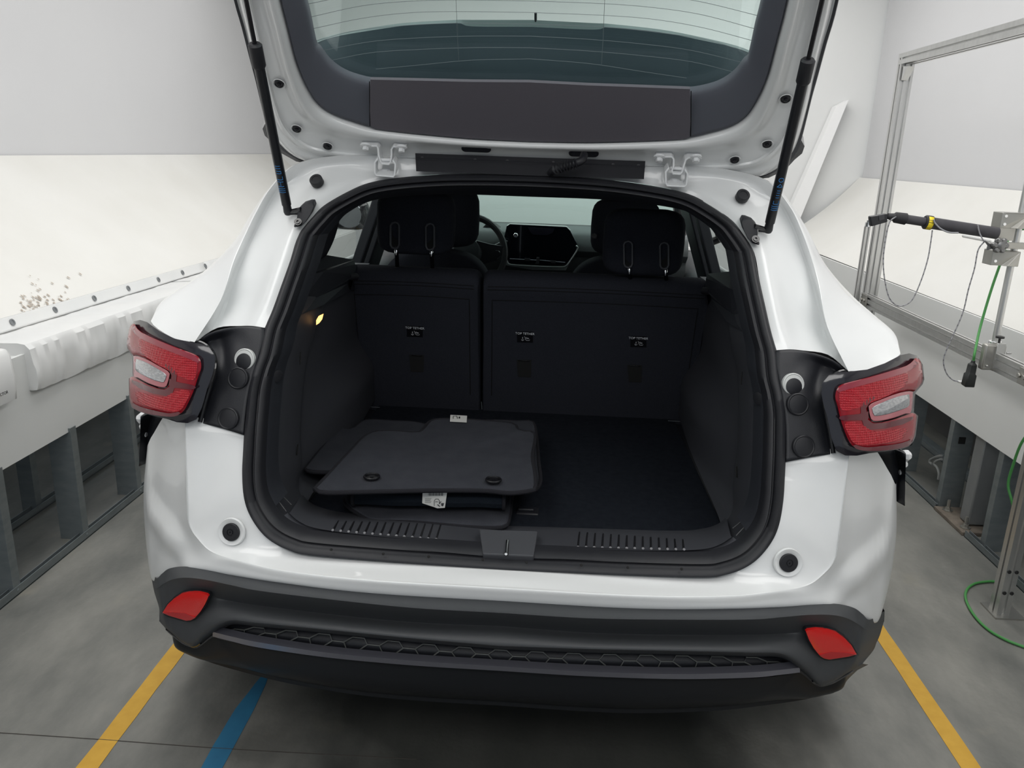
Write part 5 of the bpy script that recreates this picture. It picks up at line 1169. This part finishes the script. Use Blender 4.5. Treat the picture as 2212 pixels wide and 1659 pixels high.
# gas struts
bl = V((-.568, .515, 1.311)); mt = G(519, -62, -.016); tl = bl.copy()
for k in range(400):                 # the collar sits where the barrel ends in the photograph
    q = bl.lerp(mt, k/400); d_ = q-CAM; py_ = IH/2-FPX*d_.dot(UP)/d_.dot(FW); tl = q
    if py_ < 102: break
LR = (mt-bl).length
for s in (-1, 1):
    A3, T3 = (bl, tl) if s < 0 else (mir(bl), mir(tl)); dd = (T3-A3).normalized()
    b = MB(); b.tube([A3+dd*.022, T3-dd*.03], .0112, 20); st = b.build('gas_strut', mat('strut_black', (.012, .013, .016), .3), car)
    b = MB(); b.tube([T3-dd*.042, T3-dd*.038, T3+dd*.004, T3+dd*.008], [.0125, .0145, .0145, .011], 20); b.build('strut_collar', RUBBER, st)
    b = MB(); b.tube([T3, A3+dd*LR], .0048, 12); b.build('strut_rod', mat('rod_dark', (.03, .03, .034), .2, metal=.7), st)
    b = MB(); b.tube([A3+dd*(LR-.02), A3+dd*(LR+.01)], .009, 12); b.lathe(A3+dd*(LR+.008), (s, 0, 0), [(.008, -.012), (.008, .012)], 12); b.build('rod_end', RUBBER, st)
    b = MB(); b.tube([A3+dd*(-.004), A3+dd*.002, A3+dd*.026, A3+dd*.03], [.009, .0105, .009, .0085], 14); b.lathe(A3, (-s, 0, 0), [(.007, -.004), (.008, .0), (.006, .012), (.0055, .022)], 12); b.build('ball_socket', PLAST, st)
    # blue printed marks on the barrel
    side = V((0, -1, -.35)).normalized(); side = (side-dd*side.dot(dd)).normalized(); wv = dd.cross(side)
    def cyl(t, a): return A3+dd*t+(side*math.cos(a)+wv*math.sin(a))*.0116
    mk = MB()
    for t in (.062, .067, .072): mk.tube([cyl(t, a/10) for a in range(-7, 8, 2)], .0006, 4)
    if s < 0:
        for (t0, a0, t1, a1) in ((.078, -.6, .078, .6), (.078, 0, .090, 0), (.090, -.6, .090, .6), (.096, -.6, .096, .6), (.096, .6, .104, .6), (.112, -.4, .112, .5), (.112, .5, .118, .5), (.118, .5, .118, -.4), (.125, -.5, .125, .5), (.131, -.5, .131, .5)):
            mk.tube([cyl(t0+(t1-t0)*q, a0+(a1-a0)*q) for q in (0, .33, .66, 1)], .0006, 4)
    else:
        for (t0, a0, t1, a1) in ((.078, -.5, .086, -.5), (.078, .5, .086, .5), (.078, -.5, .078, .5), (.095, -.3, .095, .3), (.101, -.3, .101, .3), (.107, -.3, .107, .3), (.113, -.3, .113, .3), (.122, -.5, .130, 0), (.130, 0, .122, .5), (.122, .5, .122, -.5)):
            mk.tube([cyl(t0+(t1-t0)*q, a0+(a1-a0)*q) for q in (0, .33, .66, 1)], .0006, 4)
        mk.tube([cyl(.140+.005*math.cos(a), .45*math.sin(a)) for a in [k*.52 for k in range(12)]], .0006, 4, closed=True)
    mk.build('blue_marking', mat('blue_print', (.03, .22, .55), .5, emit=None), st)
    # bracket
    br = [(676, 437), (668, 437), (655, 441), (645, 450), (642, 462), (640, 475), (634, 489), (636, 492), (650, 489), (660, 480), (672, 462), (679, 446)]
    Q = [O(x, y, -.012) for x, y in br]; Q = Q if s < 0 else [mir(p) for p in Q]
    b = MB(); b.plate(Q, (0, .022, .006)); bk_ = b.build('strut_bracket', PLAST, car, bevel=.003)
    q = O(644, 480, -.018); q = q if s < 0 else mir(q); b = MB(); b.lathe(q, (0, -.8, .5), [(.009, 0), (.009, .003), (.006, .003), (.006, .005), (.003, .005), (.003, .002)], 20); b.build('bracket_bolt', GLOSS, bk_)
    q = O(650, 452, -.014); q = q if s < 0 else mir(q); b = MB(); b.tube([q, A3.lerp(q, .2)], .0055, 10); b.build('ball_stud', GLOSS, bk_)
# ================================================================== FLOOR MATS LYING IN THE CARGO BAY
def carpet_mat(name, label, outline, thick=.012, bind=.0055, group='new floor mats piled in the cargo bay', rise=None):
    # outline: world points (x, y, z) of the top face
    P = resample(cr([V(p) for p in outline]+[V(outline[0])], 4), 97)[:-1]; n = len(P); c = sum(P, V((0, 0, 0)))/n
    t = thing(name, label, 'floor mat', tuple(V((c.x, c.y, min(p.z for p in P)-thick))), group)
    b = MB(); rings = [P]
    for f in (.97, .85, .65, .4, .15): rings.append([c.lerp(p, f)+V((0, 0, (.0015*math.sin(7*p.x*f+9*p.y)))) for p in P])
    vs = [q for r in rings for q in r]+[c]; fs = []
    for k in range(len(rings)-1):
        for i in range(n): fs.append((k*n+i, k*n+(i+1) % n, (k+1)*n+(i+1) % n, (k+1)*n+i))
    m0 = (len(rings)-1)*n; fs += [(m0+i, m0+(i+1) % n, len(vs)-1) for i in range(n)]
    b.add(vs, fs); b.build('carpet_face', MATC, t, solid=thick)
    b = MB(); b.tube([p+V((0, 0, -thick/2)) for p in P], bind+.001*0, 8, closed=True); b.build('bound_edge', MATB, t)
    return t
Zf = .622
def Zp(x, y, z): return PZ(x, y, z)
# lowest mat, its corner showing in front
o1 = [Zp(762, 1098, .645), Zp(800, 1120, .64), Zp(840, 1122, .64), Zp(900, 1124, .64), Zp(990, 1132, .64), Zp(1060, 1136, .64), Zp(1092, 1132, .645), Zp(1100, 1112, .645), Zp(1103, 1085, .645), Zp(1105, 1000, .645), Zp(1000, 985, .645), Zp(850, 985, .645), Zp(775, 1020, .645), Zp(745, 1075, .648)]
carpet_mat('car_floor_mat', 'lowest charcoal floor mat of the pile, its rounded corner lying on the sill', o1)
# folded mat on it: a rolled front edge
t = thing('folded_floor_mat', 'folded dark carpet mat with rolled front edge and white tag, under the top mat', 'floor mat', tuple(Zp(920, 1100, .65)), 'new floor mats piled in the cargo bay')
a_, c_ = PZ(760, 1082, .672), PZ(1088, 1090, .676); b = MB(); rows = []
for i in range(25):
    s = i/24; p = a_.lerp(c_, s); wob = .002*math.sin(s*17)
    rr = [V((p.x, p.y + dy + wob, p.z + dz)) for dy, dz in ((.42, .022), (.2, .022), (.06, .021), (.03, .019), (.01, .012), (.002, .0), (.006, -.012), (.02, -.020), (.05, -.022), (.2, -.022), (.42, -.02))]
    rows.append(rr)
DKC = mat('folded_mat_carpet', (.012, .016, .022), 1, bump=(500, .9), spec=.1)
b.grid(rows); b.add(rows[0], [tuple(range(11))]); b.add(rows[-1], [tuple(range(11))]); b.build('carpet_fold', DKC, t)
for r_ in (rows[0], rows[-1]):
    b = MB(); b.tube(cr(r_[:10], 2), .0045, 8); b.build('bound_edge', MATB, t)
tg = [PZ(x, y, .68) for x, y in ((913, 1061), (966, 1061), (961, 1097), (945, 1098), (912, 1087))]
yv = rows[12][5].y-.004
Q = [PY(x, y, yv) for x, y in ((913, 1061), (966, 1061), (961, 1097), (945, 1098), (912, 1087))]
b = MB(); b.plate(Q, (0, .0012, 0)); tag_o = b.build('paper_tag', PAPER, t, smooth=False)
b = MB(); iy = yv-.0010
def T2(x, y): return PY(x, y, iy)
for k in range(16):
    x = 925+k*2.1; b.plate([T2(x, 1064), T2(x+(.5+(k*7 % 3)*.35), 1064), T2(x+(.5+(k*7 % 3)*.35), 1071), T2(x, 1071)], (0, .0005, 0))
for k in range(5): b.tube([T2(918, 1077+k*2.2), T2(932-(k % 3)*1.5, 1077+k*2.2)], .0003, 4)
b.tube([T2(x, y) for x, y in ((938, 1093), (938, 1082), (941, 1078), (947, 1078), (949, 1082), (949, 1088))], .0006, 4); b.tube([T2(940, 1084), T2(946, 1084)], .0006, 4)
b.tube([T2(945, 1090), T2(950, 1094)], .001, 4); b.tube([T2(949, 1089), T2(953, 1083), T2(950, 1086)], .0007, 4)
b.plate([T2(x, y) for x, y in ((953, 1087), (959, 1087), (958, 1092), (956, 1094), (953, 1092))], (0, .0005, 0)); b.build('printed_marks', mat('tag_ink', (.05, .05, .055), .7), tag_o, smooth=False)
# flat mat beneath, showing to the left
o3 = [Zp(660, 1010, .69), Zp(700, 960, .69), Zp(730, 926, .69), Zp(760, 925, .69), Zp(790, 906, .69), Zp(850, 908, .69), Zp(905, 912, .69), Zp(960, 935, .69), Zp(940, 990, .69), Zp(880, 1012, .69), Zp(760, 1016, .69), Zp(680, 1016, .69)]
carpet_mat('car_floor_mat', 'charcoal floor mat sticking out to the left beneath the top mat', o3, .010)
o4 = [Zp(940, 935, .705), Zp(990, 914, .705), Zp(1060, 907, .705), Zp(1120, 909, .705), Zp(1150, 910, .705), Zp(1158, 935, .705), Zp(1163, 990, .70), Zp(1165, 1045, .70), Zp(1120, 1060, .70), Zp(1000, 1050, .70), Zp(900, 1000, .705)]
carpet_mat('car_floor_mat', 'charcoal floor mat just under the top one, its edge showing along the right', o4, .008)
# top mat
o5 = [Zp(680, 1053, .725), Zp(688, 1045, .726), Zp(722, 1010, .730), Zp(762, 968, .735), Zp(782, 946, .735), Zp(808, 932, .735), Zp(850, 930, .735), Zp(900, 933, .735), Zp(914, 925, .735), Zp(934, 906, .735), Zp(985, 904, .735), Zp(1050, 908, .735), Zp(1108, 914, .735), Zp(1118, 926, .735), Zp(1130, 930, .735), Zp(1152, 932, .732), Zp(1156, 945, .73), Zp(1150, 985, .73), Zp(1155, 1020, .728), Zp(1156, 1050, .724), Zp(1146, 1057, .722), Zp(1100, 1062, .720), Zp(1050, 1057, .720), Zp(950, 1056, .72), Zp(850, 1058, .722), Zp(760, 1060, .723), Zp(700, 1061, .723)]
tm = carpet_mat('car_floor_mat', 'large charcoal floor mat lying on top of the pile, two clip holes facing the sill', o5, .008)
HO = mat('clip_hole', (.006, .006, .008), .4)
for x, y in ((803, 1028.5), (1066, 1035.5)):
    p = Zp(x, y, .732); b = MB()
    b.tube([p+V((math.cos(a)*.017, math.sin(a)*.016, -.0008)) for a in [k*.3927 for k in range(16)]], .003, 8, closed=True); b.lathe(p+V((0, 0, -.006)), (0, 0, 1), [(.015, 0), (.015, .004), (.004, .004), (.004, .006), (0, .006)], 20); b.build('clip_hole', HO, tm)
Q = [PY(x, y, .965) for x, y in ((973, 897), (1008, 898), (1008, 907), (972, 906))]
z_ = .738; Q = [PZ(973, 896, z_), PZ(1009, 898, z_), PZ(1008, 912, z_), PZ(972, 910, z_)]
b = MB(); b.plate(Q, (0, 0, -.001)); tp = b.build('paper_tag', PAPER, tm, smooth=False)
b = MB(); b.tube([PZ(x, y, z_+.0005) for x, y in ((979, 904), (979, 899), (987, 899), (988, 904))], .0012, 4); b.plate([PZ(x, y, z_+.0006) for x, y in ((991, 900), (994, 900), (994, 904), (991, 904))], (0, 0, .0003)); b.build('printed_marks', INK, tp, smooth=False)
